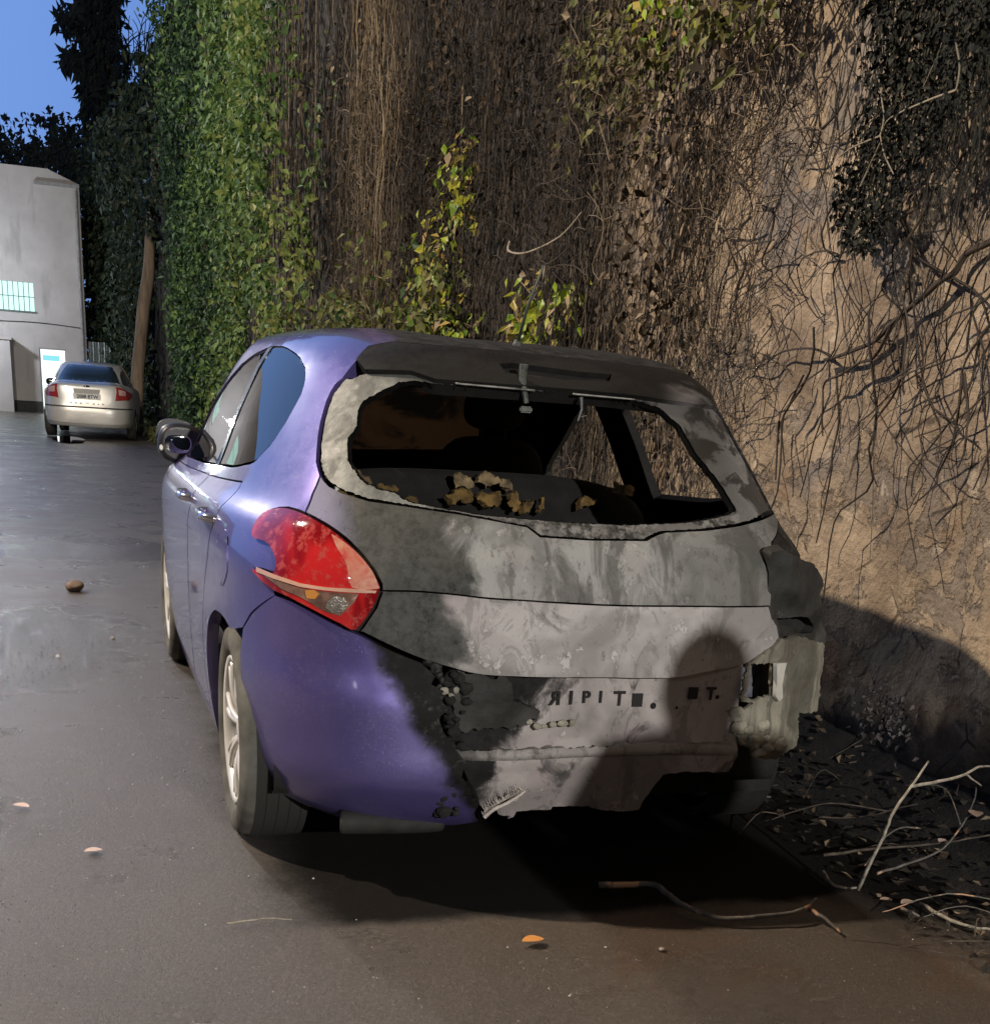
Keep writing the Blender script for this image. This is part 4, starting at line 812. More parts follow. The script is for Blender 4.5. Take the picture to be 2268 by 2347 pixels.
# dangling strip marks on the tailgate: the two pale wet smears
# tail light
g = G('red_lamp_glass'); n = g.noise(6, 4, .6, vec=g.pos((1.6, 1, .7))); g.set(Base_Color=g.mix(g.step(g.noise(40, 5, .7), .50, .62), g.mix(g.step(g.noise(5, 3, .5, vec=g.pos((1.6, 1, .6), (2, 0, 0)), dist=.8), .42, .60), (.20, .004, .006), (.50, .018, .018)), (.42, .06, .05)), Roughness=.09, Coat_Weight=1.0, Coat_Roughness=.02); g.b.inputs['Specular IOR Level'].default_value = .8
g.bump(g.step(g.voro(110), .25, .1), .1, .001); M_red = g.m
M_lstrip = simple('clear_lamp_strip', (.60, .36, .26), .2, 0, .2, 10, coat=1)
M_clear = simple('smoked_clear_lens', (.26, .15, .11), .15, .3, .5, 26, .3, coat=1)
M_lens = simple('bulb_reflector', (.52, .48, .42), .18, .8, .3, 40, .5, coat=1); M_amber = simple('amber_bulb', (.50, .22, .05), .3, 0, .1, 10, coat=1)
g = G('heat_faded_lamp_plastic'); n = g.noise(14, 5, .65, dist=.6); g.set(Base_Color=g.ramp(n, (.36, (.46, .05, .04)), (.52, (.50, .20, .13)), (.66, (.56, .32, .22))), Roughness=.4, Coat_Weight=.4); M_melt = g.m
tl = sheet('tail_light', cm(light+[light[0]], 3)[:-1], [], hf(-.012), M_red, car, CS, .02, .05, .006, bstep=.015)
sheet('light_strip', strip, [], hf(-.0155), M_lstrip, tl, CS, .02, .004); sheet('clear_lens', clear, [], hf(-.014), M_clear, tl, CS, .02, .003)
sheet('reflector', lens, [], hf(-.018), M_lens, tl, CS, .015, .006); sheet('amber_bulb', amber, [], hf(-.018), M_amber, tl, CS, .015, .006)
sheet('melted_edge', cm(melt+[melt[0]], 3)[:-1], [], hf(-.0135), M_melt, tl, CS, .02, .003)
sheet('lamp_pocket', light, [], hf(.02), M_soot, car, CS, .05, 0, -.012)
# bumper: the left end survives, the rest has melted off
bp = cm([(-0.4955, 3.72), (-0.474, 3.70), (-0.439, 3.59), (-0.401, 3.47), (-0.375, 3.41), (-0.326, 3.24), (-0.278, 3.09)], 2)+[(-.268, 3.0), (-.255, 2.85), (-.262, 2.7), (-.241, 2.56), (-.250, 2.4), (-.236, 2.15), (-.252, 2.0), (-.244, 1.8), (-.228, 1.6), (-.205, 1.4), (-.212, 1.2), (-.190, 1.01), (-.172, .85), (-.182, .7), (-.165, .55), (-.216, .42), (-.3, .45), (-.386, .32), (-.468, .22), (-.514, .22), (-.545, .32), (-.566, .50)]+barch[::-1]+[bseam[-1], bseam[1]]
def bumpf(a, b):
    V = H1(a, b); u = np.clip((1.05-b)/.8, 0, 1); V = V.copy(); V[:, 1] += .080*u; V[:, 0] *= 1-.02*u; V[:, 1] += -.006*np.exp(-((b-1.25)/.18)**2); return V
bu = sheet('bumper', bp, [], bumpf, M_paint, car, CS, .03, .035, .004, bstep=.02)
# rear body panel left bare behind the bumper
def Yp(x): return .065+.9*np.maximum(0, np.abs(x)-.45)**2
def pf(off=0.0, amp=.004):
    def f(a, b):
        y = Yp(a)+off-.028*(1/(1+np.exp(-(.400-b)/.006)))*(1/(1+np.exp(-(.52-np.abs(a))/.02)))+np.where(b < .36, (.36-b)*.25, 0)
        y = y+np.array([amp*(noise.noise(Vector((p*7, q*7, 2)))+.6*noise.noise(Vector((p*19, q*19, 4)))) for p, q in zip(a, b)])
        return np.stack([a, y, b-0.0*a], -1)
    return f
back_in = lambda X: np.stack([X[:, 0], X[:, 1]+5, X[:, 2]], -1)-X
rp_top = [(-.349,.625),(-.185,.61),(-.026,.605),(.007,.604),(.26,.602),(.381,.618),(.484,.63)]
rp_bot = [(.495,.366),(.477,.318),(.34,.323),(.274,.318),(.239,.25),(.225,.209),(.19,.204),(.081,.218),(.072,.225),(-.034,.227),(-.037,.218),(-.136,.216),(-.141,.199),(-.157,.193),(-.151,.201),(-.185,.208),(-.198,.229),(-.236,.234),(-.272,.276),(-.288,.32),(-.333,.406),(-.345,.55)]
rp = sheet('rear_panel', rp_top+rp_bot, [], pf(), M_panel, car, (1, 1), .018, .03, 0, inward=back_in, bstep=.01, jig=.003)
M_beam = burnt('burnt_beam_metal', 7.2, (.30, .285, .27), (.012, .012, .011), xfade=(-.40, -.10), streak=False, lo=.36, hi=.50)
def beamf(a, b): return np.stack([a, Yp(a)-.036-.012*np.sin(np.clip((b-.375)/.03, 0, 1)*3.14)+np.array([.003*noise.noise(Vector((p*14, q*30, 1))) for p, q in zip(a, b)]), b+.004*np.sin(a*9)], -1)
sheet('cross_member', [(-.335, .376), (-.334, .404), (-.1, .405), (.1, .403), (.30, .407), (.47, .404), (.47, .382), (.2, .376), (-.1, .377)], [], beamf, M_beam, rp, (1, 1), .01, .03, 0, inward=back_in, bstep=.008, jig=.003)
sheet('scorched_bracket', [(-.33, .60), (-.20, .585), (-.18, .53), (-.10, .50), (-.13, .46), (-.22, .455), (-.32, .45), (-.345, .52)], [], pf(-.022, .012), M_dkmetal, rp, (1, 1), .012, .02, 0, inward=back_in, bstep=.008, jig=.010)
# letters left scorched into the panel
M_let = simple('scorched_lettering', (0.014, 0.013, 0.013), .9)
def text(body, size, loc, mat, parent, rot=(rad(90), 0, 0), ext=.0015, name='lettering', sx=1.0):
    c = bpy.data.curves.new('t', 'FONT'); c.body = body; c.size = size; c.extrude = ext; c.align_x = 'CENTER'; c.align_y = 'CENTER'; c.offset = size*.025
    o = bpy.data.objects.new('t', c); SC.collection.objects.link(o); bpy.context.view_layer.update()
    me = bpy.data.meshes.new_from_object(o.evaluated_get(bpy.context.evaluated_depsgraph_get())); bpy.data.objects.remove(o)
    me.materials.clear(); me.materials.append(mat); me.name = name
    r = bpy.data.objects.new(name, me); r.location = loc; r.rotation_euler = rot; r.scale = (sx, 1, 1); return link(r, parent)
lt = None
for ch, (x, z), s, sxx in (('R', (-.056, .528), .050, -1), ('I', (-.012, .529), .050, 1), ('P', (.031, .531), .044, 1), ('I', (.072, .531), .044, 1), ('T', (.126, .526), .054, 1), ('T', (.396, .538), .048, 1)):
    text(ch, s, (x, float(Yp(np.array([x]))[0])-.0055, z), M_let, rp, sx=sxx)
for a_ in (((.179, .0605, .523), (.030, .004, .036)), ((.342, .0605, .541), (.028, .004, .032))): bm = bmesh.new(); box(bm, *a_); bmobj('lettering', bm, M_let, rp)
for x, z, r in ((.229, .506, .009), (.419, .529, .006), (.10, .352, .006), (-.15, .47, .004), (.30, .50, .004)): bm = bmesh.new(); bmesh.ops.create_uvsphere(bm, u_segments=10, v_segments=6, radius=r, matrix=Matrix.Translation((x, .0635, z)) @ Matrix.Diagonal((1, .25, 1, 1))); bmobj('hole', bm, M_soot, rp)
# heaps of burnt plastic on the ledge of the panel
def crust(name, label_, pts, mat, parent, r0, r1, squash=.6, seed=0):
    bm = bmesh.new(); rs = random.Random(seed)
    for (x, y, z) in pts:
        r = rs.uniform(r0, r1); m4 = Matrix.Translation((x+rs.uniform(-r, r)*.5, y, z+rs.uniform(-r, r)*.5)) @ Matrix.Diagonal((1, squash, rs.uniform(.6, 1.1), 1))
        q = bmesh.ops.create_icosphere(bm, subdivisions=3, radius=r, matrix=m4)
        for v in q['verts']:
            d = v.co-Vector((x, y, z)); k = 1+.5*noise.noise(v.co*38+Vector((seed, 0, 0)))+.35*noise.noise(v.co*95); v.co = Vector((x, y, z))+d*k
    return bmobj(name, bm, mat, parent, True)
M_crustw = simple('white_ash_crust', (.46, .42, .38), .95, 0, .35, 30, .9); M_crustg = simple('grey_ash_crust', (.26, .25, .20), .95, 0, .6, 22, .9)
crust('burnt_plastic', '', [(-.335+.022*math.sin(i*9.3), .05+.015*math.cos(i*5), .60-i*.0058) for i in range(66)], M_soot, car, .008, .020, .9, 3)
crust('burnt_plastic', '', [(-.40+.03*math.sin(i*3), .055, .63-.006*i) for i in range(26)], M_dkmetal, car, .008, .018, .8, 5)
crust('ash_crust', '', [(-.37, .035, .555), (-.352, .03, .545), (-.338, .035, .56), (-.41, .04, .565)], M_crustg, car, .008, .014, .5, 6)
crust('ash_crust', '', [(-.125+.02*i, .046, .468-.003*(i % 3)) for i in range(7)], M_crustg, rp, .008, .013, .5, 7)
bm = bmesh.new()
for i in range(46):
    t = i/45; x = -.235+.105*t; z = .218+.062*t**.7; L = random.uniform(.010, .028); tube(bm, [(x, .050, z), (x-L*.6, .038, z+L*.5), (x-L*.8, .034, z+L)], .0022, .0006, 4)
tube(bm, catmull([(-.238, .040, .214), (-.215, .036, .236), (-.18, .036, .252), (-.145, .038, .272), (-.128, .040, .284)], 5), .006, .003, 6); bmobj('frayed_edge', bm, M_crustw, rp)
# right corner: crushed inner sheet, lamp pocket, bright torn flange
rs_recess = [(0.531,0.915),(0.57,0.925),(0.635,0.90),(0.70,0.885),(0.735,0.855),(0.755,0.823),(0.740,0.80),(0.75,0.784),(0.762,0.763),(0.790,0.727),(0.81,0.68),(0.80,0.64),(0.678,0.671),(0.593,0.679),(0.577,0.713),(0.554,0.735),(0.540,0.774),(0.541,0.803),(0.542,0.852)]
rs_slot = [(0.594,0.737),(0.705,0.740),(0.752,0.705),(0.745,0.690),(0.613,0.693)]
M_pocket = burnt('burnt_pocket_metal', 9.7, (.055, .055, .050), (.008, .008, .008), xfade=(-.9, -.8), streak=False, lo=.45, hi=.6)
cr = sheet('corner_panel', rs_recess, [rs_slot], pf(.015, .028), M_pocket, car, (1, 1), .015, .035, 0, inward=back_in, bstep=.01, jig=.004)
bm = bmesh.new(); box(bm, (.67, .20, .71), (.20, .02, .09)); bmobj('lamp_cavity', bm, M_soot, cr)
rs_panel = [(0.524,0.640),(0.58,0.668),(0.604,0.690),(0.679,0.685),(0.775,0.668),(0.795,0.596),(0.817,0.457),(0.776,0.459),(0.72,0.465),(0.718,0.436),(0.732,0.394),(0.715,0.369),(0.677,0.356),(0.643,0.335),(0.601,0.336),(0.558,0.359),(0.539,0.387),(0.504,0.405),(0.481,0.428),(0.484,0.455),(0.501,0.481),(0.531,0.514),(0.487,0.519),(0.482,0.579),(0.491,0.625)]
rs_hole = [(0.499,0.620),(0.577,0.620),(0.591,0.537),(0.53,0.525),(0.494,0.530)]
c2 = sheet('side_panel', rs_panel, [rs_hole], pf(-.012, .018), M_corner, car, (1, 1), .012, .010, 0, inward=back_in, bstep=.006, jig=.010)
c3 = sheet('torn_flange', [(0.574,0.626),(0.622,0.623),(0.618,.60),(0.616,0.56),(0.628,0.523),(0.612,.515),(0.593,0.532),(.588,.57)], [], lambda a, b: np.stack([a, .055+.6*(a-.60)+0*b, b], -1), M_bright, c2, (1, 1), .012, .012, 0, inward=back_in)
bm = bmesh.new(); box(bm, (.54, .17, .57), (.12, .02, .13)); bmobj('cavity_back', bm, simple('cavity_metal', (.10, .10, .12), .6, .3, .6, 20), c2)
crust('ash_crust', '', [(.50, .06, .45), (.52, .055, .43), (.545, .06, .415), (.57, .07, .44), (.50, .07, .475)], M_crustg, c2, .018, .028, .5, 9)
crust('ash_crust', '', [(.545, .055, .385), (.565, .055, .375), (.585, .06, .39), (.60, .07, .37), (.625, .075, .385), (.60, .07, .41)], M_crustg, c2, .014, .024, .5, 11)
# soot-black inner wall behind everything at the right corner
bm = bmesh.new(); box(bm, (.18, .40, .40), (1.28, .02, .50)); box(bm, (0, .62, .86), (1.18, .50, .012)); bmobj('boot_wall', bm, M_soot, car)
# underbody, exhaust box
bm = bmesh.new(); box(bm, (0, 1.95, .235), (1.25, 3.1, .06), None, .01); box(bm, (0, .40, .30), (1.0, .36, .06)); bmobj('underbody', bm, M_soot, car)
bm = bmesh.new()
for a, r in ((-.62, .02), (-.60, .050), (-.40, .055), (-.36, .02)): pass
tube(bm, catmull([(-.60, .15, .18), (-.56, .14, .18), (-.46, .13, .178), (-.38, .13, .175), (-.33, .14, .172)], 3), .034, .026, 14)
bmobj('exhaust_box', bm, simple('exhaust_steel', (.022, .022, .020), .8, .2, .5, 12), car, True)
# wheels
g = G('tyre_tread'); X_, Y_, Z_ = g.sep(); wv_ = g.step(g.math('ABSOLUTE', g.math('SINE', g.math('MULTIPLY', X_, 95.0))), .10, .22); g.set(Base_Color=g.mix(wv_, (.004, .004, .004), (.022, .021, .019)), Roughness=.9); M_treadm = g.m
def wheel(x, y, z, side, burntw=False):
    w = bpy.data.objects.new('wheel', None); w.empty_display_size = .1; link(w, car)
    w.location = (x, y, z); R = .308 if not burntw else .25
    bm = bmesh.new(); s = side
    prof = [(-.075*s, .212), (.085*s, .216), (.099*s, .235), (.104*s, .262), (.098*s, .288), (.080*s, R-.004), (.045*s, R), (-.045*s, R), (-.08*s, R-.006), (-.10*s, .27), (-.085*s, .215)]
    if burntw: prof = [(a, min(b, .245)) for a, b in prof]
    lathe(bm, prof, 0, 0, 0, 64); bmobj('tyre', bm, M_soot if burntw else M_tyre, w, True)
    if not burntw:
        bm = bmesh.new()
        lathe(bm, [(s*q, R+.0015-abs(q)*.03*(abs(q) > .05)) for q in np.linspace(-.085, .062, 12)], 0, 0, 0, 64)
        bmobj('tread', bm, M_treadm, w, True)
    bm = bmesh.new()
    lathe(bm, [(-.07*s, .20), (.05*s, .193), (.075*s, .203), (.090*s, .214), (.094*s, .212), (.090*s, .200), (.072*s, .190), (-.06*s, .185)], 0, 0, 0, 64)
    for k in range(7):
        a = 2*math.pi*k/7+.2
        for q in (-1, 1):
            a2 = a+q*.13; P = [(.060*s, .045*math.cos(a), .045*math.sin(a)), (.078*s, .11*math.cos(a+q*.09), .11*math.sin(a+q*.09)), (.080*s, .196*math.cos(a2), .196*math.sin(a2))]
            tube(bm, catmull(P, 4), .013, .009, 6)
    lathe(bm, [(.03*s, .06), (.068*s, .055), (.076*s, .034), (.078*s, .001)], 0, 0, 0, 24)
    bmobj('rim', bm, M_dkmetal if burntw else M_alloy, w, True)
    bm = bmesh.new(); lathe(bm, [(.0*s, .14), (.012*s, .14), (.012*s, .03)], 0, 0, 0, 32); bmobj('brake_disc', bm, M_dkmetal, w, True)
    return w
wheel(-.735, .634, .308, -1); wheel(-.735, 3.172, .308, -1); wheel(.735, 3.172, .308, 1); wheel(.735, .634, .25, 1, True)
# wheel-arch liners
for cy in (.634, 3.172):
    for s in (-1, 1):
        bm = bmesh.new(); lathe(bm, [(.0, .365), (.20, .365)], s*.66-.1, cy, .30, 40)
        for v in list(bm.verts):
            if v.co.z < .22: v.co.z = .22
        bmobj('arch_liner', bm, M_soot, car, True)
# mirror
M_mblk = simple('matt_black_plastic', (.014, .013, .017), .42, 0, .3, 8)
mi = bpy.data.objects.new('wing_mirror', None); link(mi, car); mi.location = (.035, 0, 0)
def blob(name, c, s, mat, parent, seed=0, flat=None, sub=4, n=2.6, tilt=0):
    bm = bmesh.new(); bmesh.ops.create_icosphere(bm, subdivisions=sub, radius=1)
    for v in bm.verts:
        p = v.co; k = (abs(p.x)**n+abs(p.y)**n+abs(p.z)**n)**(-1/n); p = Vector((p.x*k*s[0], p.y*k*s[1], p.z*k*s[2]))
        if flat is not None and p.y < flat: p.y = flat
        v.co = Matrix.Rotation(tilt, 3, 'Y') @ p + Vector(c)
    return bmobj(name, bm, mat, parent, True)
blob('housing', (-.835, 2.52, 1.000), (.095, .070, .078), M_mblk, mi, flat=-.045, tilt=.12)
blob('cap', (-.850, 2.560, 1.032), (.082, .058, .060), M_mblk, mi, flat=-.01, tilt=.12)
g = G('mirror_glass'); g.set(Base_Color=(.6, .62, .63), Metallic=1.0, Roughness=.03); M_mirror = g.m
blob('mirror_glass', (-.852, 2.474, 1.000), (.052, .003, .034), M_mirror, mi, n=3.2)
bm = bmesh.new(); tube(bm, [(-.79, 2.52, .955), (-.74, 2.53, .93), (-.72, 2.54, .955)], .030, .035, 8); bmobj('mirror_arm', bm, M_gloss, mi, True)
bm = bmesh.new(); box(bm, (-.918, 2.49, .985), (.012, .05, .022), None, .004); bmobj('indicator', bm, M_bright, mi)
# door handles
for y in (1.50, .845):
    bm = bmesh.new(); q = H1(*H1.side([(y, .885)])[0]); tube(bm, catmull([(q[0]+.01, y-.09, .885), (q[0]-.022, y-.065, .888), (q[0]-.028, y, .890), (q[0]-.022, y+.065, .890), (q[0]+.01, y+.09, .888)], 4), .013, .013, 8)
    bmobj('door_handle', bm, simple('chrome_handle', (.55, .55, .6), .15, .9, .1), car, True)
sheet('fuel_flap', H1.side([(.60+.075*math.cos(a), .80+.075*math.sin(a)) for a in np.linspace(0, 6.0, 20)]), [], hf(-.002), M_paint, car, CS, .02, .006)
# aerial
bm = bmesh.new(); tube(bm, [(0, .74, 1.385), (0, .73, 1.41)], .018, .012, 8); tube(bm, [(0, .73, 1.41), (.012, .70, 1.50), (.03, .64, 1.60)], .005, .003, 6); bmobj('aerial', bm, simple('charred_aerial', (.05, .055, .05), .6), car, True)
# burnt interior
M_char = simple('charred_foam', (.006, .0055, .005), .95, 0, .7, 16, 1.0); M_foam = simple('cream_seat_foam', (.20, .145, .075), .9, 0, .7, 30, .9); M_foam2 = simple('ochre_seat_foam', (.13, .08, .022), .9, 0, .8, 30, .9)
def seat(name, x, y, w, h, z0=.45, head=True, d=.10):
    s = bpy.data.objects.new(name, None); link(s, car); s.location = (x, y, 0)
    blob('backrest', (0, 0, z0+h/2), (w/2, d, h/2), M_char, s, n=4.0); blob('cushion', (0, .28, z0-.02), (w/2, .28, .09), M_char, s, n=4.0)
    if head:
        blob('headrest', (0, -.01, z0+h+.10), (.12, .05, .075), M_char, s, n=3)
        for q in (-.05, .05): bm = bmesh.new(); tube(bm, [(q, 0, z0+h-.06), (q, -.01, z0+h+.06)], .006, .006, 6); bmobj('headrest_post', bm, M_dkmetal, s)
    return s
seat('front_seat', -.36, 2.0, .44, .56, head=False); seat('front_seat', .34, 2.0, .44, .66); rsn = seat('rear_seat', 0, 1.08, 1.22, .58, .45, False)
def foam(x0, x1, z0, z1, y, mat, seed):
    rs = random.Random(seed); n = 12; P = []
    for k in range(n):
        a = 2*math.pi*k/n; P.append(((x0+x1)/2+(x1-x0)/2*math.cos(a)*rs.uniform(.7, 1.15), (z0+z1)/2+(z1-z0)/2*math.sin(a)*rs.uniform(.6, 1.15)))
    sheet('foam_patch', P, [], lambda a, b: np.stack([a, y-.12+.012*np.sin(a*60+b*40), b], -1), mat, rsn, (1, 1), .02, .02, 0, inward=back_in, bstep=.006, jig=.014)
# patches are children of the seat, which sits at y=1.08
for i, (x0, x1, z0, z1, m__) in enumerate([(-.53, -.50, .985, 1.03, 0), (-.497, -.455, .975, 1.03, 0), (-.45, -.415, .985, 1.025, 0), (-.41, -.37, .97, 1.015, 0), (-.12, -.045, .985, 1.03, 0), (-.04, .03, .995, 1.03, 0), (.032, .085, .99, 1.02, 0), (-.14, -.05, .94, .985, 1), (-.045, .055, .935, .98, 1), (.065, .115, .925, .985, 1), (.125, .15, .92, .96, 1), (.165, .185, .92, .97, 1), (.30, .36, .94, .97, 1), (.42, .50, .985, 1.03, 0), (-.48, -.42, .93, .965, 1), (-.36, -.29, .935, .985, 1), (-.27, -.22, .93, .955, 1)]):
    foam(x0, x1, z0, z1, -.03, (M_foam, M_foam2)[m__], i)
bm = bmesh.new(); tube(bm, [(-.47, -.10, .60), (-.47, -.12, .98), (-.455, -.10, 1.22)], .008, .008, 6); bmobj('belt_post', bm, M_bright, rsn)

# ================================================================== silver-white saloon further on
RW=[(0.0,.10,.20,.20,.78,4.15,.20,4.5,3.4),(1.0,.02,.30,.30,.84,4.25,.34,5,3.4),(2.0,.0,.50,.50,.862,4.28,.50,5,3.3),(3.0,.03,.66,.66,.868,4.24,.64,5,3.3),
(4.0,.06,.86,.82,.865,4.05,.76,5,3.2),(5.0,.10,.985,.90,.84,3.6,.86,5,3.4),(6.0,.50,1.03,.97,.77,3.05,.97,4.6,3.5),(7.0,.80,1.18,1.16,.68,2.6,1.18,4.4,3.4),
(8.0,1.12,1.33,1.32,.59,2.2,1.33,4.2,3.2),(8.6,1.30,1.375,1.37,.54,2.05,1.38,3.6,3),(9.2,1.5,1.40,1.40,.36,1.9,1.40,3,2.6),(10.0,1.65,1.41,1.41,.02,1.7,1.41,2.2,2.2)]
H2 = Hull(RW, 1.9, 1.68)
M_silver = simple('pale_silver_paint', (.66, .645, .61), .32, .35, .06, 3, coat=.8); M_tint = simple('dark_car_glass', (.018, .032, .040), .08, 0, .1, coat=1)
M_redl = simple('dim_red_lens', (.30, .03, .03), .2, 0, .2, coat=1); M_pinkl = simple('pale_pink_lens', (.50, .33, .30), .25, 0, .2, coat=1)
M_platew = simple('number_plate_white', (.68, .68, .66), .5, 0, .05)
wc = thing('silver_saloon', 'pale silver saloon parked further up by the ivy in front of the white building', 'car', (-.82, 24.0, 0)); wc.rotation_euler = (0, 0, rad(-5.5))
def h2(i=0.0): return lambda a, b: H2(a, b, i)
inw2 = lambda X: np.array([0, 1.9, .7])-X
aF = H2.side(arc(3.40, .33, -15, 195)); aR = H2.side(arc(.86, .33, -15, 195)); D2 = [(2.9, .985), (2.5, 1.14), (2.2, 1.26), (1.8, 1.30), (1.3, 1.28), (1.0, 1.19), (.80, 1.06), (.82, 1.0), (1.5, .97), (2.3, .955)]
d2 = H2.side([tuple(p) for p in catmull(D2, 2, True)]); rw = [(-.46, 6.25), (0, 6.1), (.46, 6.25), (.45, 7.2), (.42, 8.1), (0, 8.25), (-.42, 8.1), (-.45, 7.2)]
outer2 = [(-2, 10), (-2, .3), (-1.9, .3)]+aF+aR+[(-.5, .4), (-.3, .35), (0, .3), (.3, .35), (.5, .4)]+mirror_pts(aR)[::-1]+mirror_pts(aF)[::-1]+[(1.9, .3), (2, .3), (2, 10)]
sheet('body_shell', outer2, [d2, mirror_pts(d2), rw], h2(), M_silver, wc, CS, .09, .03, 0, inward=inw2, bstep=.06)
sheet('rear_window', rw, [], h2(.006), M_tint, wc, CS, .08, 0, 0, inward=inw2)
sheet('side_windows', d2, [], h2(.006), M_tint, wc, CS, .08, 0, 0, inward=inw2); sheet('side_windows', mirror_pts(d2), [], h2(.006), M_tint, wc, CS, .08, 0, 0, inward=inw2)
sheet('windscreen', [(-.3, 6.2), (.3, 6.2), (.25, 8.0), (-.25, 8.0)], [], lambda a, b: H2(np.where(a < 0, -2-a, 2-a), b, -.005), M_tint, wc, CS, .1, inward=inw2)
for s in (-1, 1):
    P = [(-.36*s, 4.95), (-.54*s, 4.9), (-.57*s, 4.3), (-.50*s, 3.5), (-.34*s, 3.35), (-.36*s, 4.2)]
    t2 = sheet('tail_light', P, [], h2(-.006), M_redl, wc, CS, .05, .02, 0, inward=inw2); sheet('clear_lens', [(-.385*s, 4.55), (-.47*s, 4.55), (-.46*s, 3.85), (-.385*s, 3.85)], [], h2(-.010), M_pinkl, t2, CS, .05, .01, 0, inward=inw2)
sheet('boot_lid', [(-.335, 4.98), (0, 5.05), (.335, 4.98), (.325, 4.2), (.27, 2.95), (0, 2.85), (-.27, 2.95), (-.325, 4.2)], [], h2(-.005), M_silver, wc, CS, .06, .02, 0, inward=inw2)
sheet('bumper_strip', [(-.55, 2.62), (.55, 2.62), (.55, 2.45), (-.55, 2.45)], [], h2(-.006), M_dark, wc, CS, .06, .01, 0, inward=inw2)
sheet('bumper', [(-.53, 2.42), (.53, 2.42), (.50, 1.1), (.3, .95), (-.3, .95), (-.50, 1.1)], [], h2(-.012), M_silver, wc, CS, .06, .03, 0, inward=inw2)
sheet('plate_recess', [(-.16, 4.35), (.16, 4.35), (.15, 3.35), (-.15, 3.35)], [], h2(-.007), simple('plate_recess_paint', (.30, .29, .27), .5), wc, CS, .06, .002, 0, inward=inw2)
y_ = float(H2(0., 3.8)[1])
bm = bmesh.new(); box(bm, (0, y_-.018, .775), (.50, .008, .105), None, .003); pl = bmobj('number_plate', bm, M_platew, wc)
text('2088 BTW', .088, (.01, y_-.0245, .775), simple('plate_black', (.02, .02, .03), .6), pl)
bm = bmesh.new(); bmesh.ops.create_uvsphere(bm, u_segments=20, v_segments=10, radius=1, matrix=Matrix.Translation((0, float(H2(0., 4.85)[1])-.012, .955)) @ Matrix.Diagonal((.062, .008, .026, 1))); bmobj('oval_badge', bm, M_tint, wc, True)
text('~', .10, (.0, float(H2(0., 3.1)[1])-.010, .665), M_dark, wc, name='emblem')
bm = bmesh.new(); box(bm, (0, 2.1, .34), (1.3, 3.9, .08)); bmobj('underbody', bm, M_soot, wc)
blob('wing_mirror', (-.93, 2.85, .98), (.10, .06, .07), M_gloss, wc)
for x, s in ((-.76, -1), (.76, 1)):
    for y in (.86, 3.40):
        w = bpy.data.objects.new('wheel', None); link(w, wc); w.location = (x, y, .31)
        bm = bmesh.new(); lathe(bm, [(.08*s, .20), (.10*s, .25), (.08*s, .305), (-.08*s, .305), (-.09*s, .2)], 0, 0, 0, 32); bmobj('tyre', bm, M_rubber, w, True)
        bm = bmesh.new(); lathe(bm, [(.085*s, .205), (.06*s, .19), (.07*s, .10), (.08*s, .01)], 0, 0, 0, 32); bmobj('rim', bm, M_alloy, w, True)

# ================================================================== things lying on the ground
def stick(name, label, paths, r, mat, cat='twig', group=None):
    bm = bmesh.new()
    for P, k in paths:
        Q = catmull(P, 5); Q = [Vector(q)+Vector((.004*nz(q[0], q[1], i, 30), .004*nz(q[1], i, q[0], 30), .003*nz(i, q[0], q[1], 30))) for i, q in enumerate(Q)]
        tube(bm, Q, r*k, r*k*.5, 7)
    o = bmobj(name, bm, mat, None, True); return tag(o, label, cat, group)
g = G('peeling_stick'); n = g.noise(24, 4, .6); n2 = g.noise(9, 3, .5)
g.set(Base_Color=g.mix(g.step(n2, .60, .64), g.ramp(n, (.3, (.05, .045, .038)), (.7, (.17, .158, .14))), (.46, .28, .17)), Roughness=.8); M_stick = g.m
M_palestick = simple('grey_stick', (.26, .235, .19), .85, 0, .6, 45, .5); M_twigd = simple('dark_twig', (.07, .055, .042), .9, 0, .6, 40)
stick('fallen_branch', 'long crooked stick lying across the road behind the burnt car', [([(0.08, -.03, .03), (0.16,-0.04,.03), (0.23,-0.06,.035), (0.24,-0.14,.035), (0.26,-0.22,.03), (0.32,-0.29,.025), (0.42,-0.31,.03), (0.54,-0.31,.04), (0.62,-0.26,.05)], 1), ([(0.58, -.28, .035), (.595, -.33, .03), (0.61,-0.41,.015)], .7)], .010, M_stick, 'branch')
stick('fallen_branch', 'pale forked twig standing up from the litter at lower right', [([(0.79,-0.2,0.04),(0.84,-0.2,0.2),(0.86,-0.2,0.27),(0.9,-0.2,0.34),(0.94,-0.2,0.41)], 1), ([(0.9,-0.2,0.34),(0.99,-0.2,0.352),(1.07,-0.2,0.37),(1.11,-0.2,0.39),(1.17,-0.2,0.39)], .9), ([(1.07,-.2,.37),(1.13,-0.2,0.335)], .6)], .0055, M_palestick)
stick('twig', 'short pale curved twig right behind the missing bumper corner', [([(.79, -.02, .03), (.76, -.13, .03), (.82, -.16, .03)], 1)], .006, M_palestick)
stick('twig', 'long straight brown twig lying along the earth at the foot of the bank', [([(.85, .08, .04), (1.0, .09, .05), (1.12, .07, .06), (1.27, .02, .09), (1.42, 0, .12)], 1)], .005, M_twigd)
stick('twig', 'grey twig curling up over the litter near the right edge', [([(.93, -.08, .04), (1.04, -.05, .05), (1.2, -.01, .08), (1.36, .1, .16), (1.45, .2, .2)], 1), ([(1.3, .05, .12), (1.33, .2, .20), (1.25, .3, .18)], .7)], .0045, M_stick)
stick('twig', 'pale twig lying on the wet road at the lower right corner', [([(.95, -.27, .02), (.97, -.42, .02), (1.05, -.48, .02)], 1)], .006, M_palestick)
stick('twig', 'stub of brown twig beside the fallen branch', [([(.87, -.29, .02), (.89, -.35, .02)], 1)], .006, M_stick)
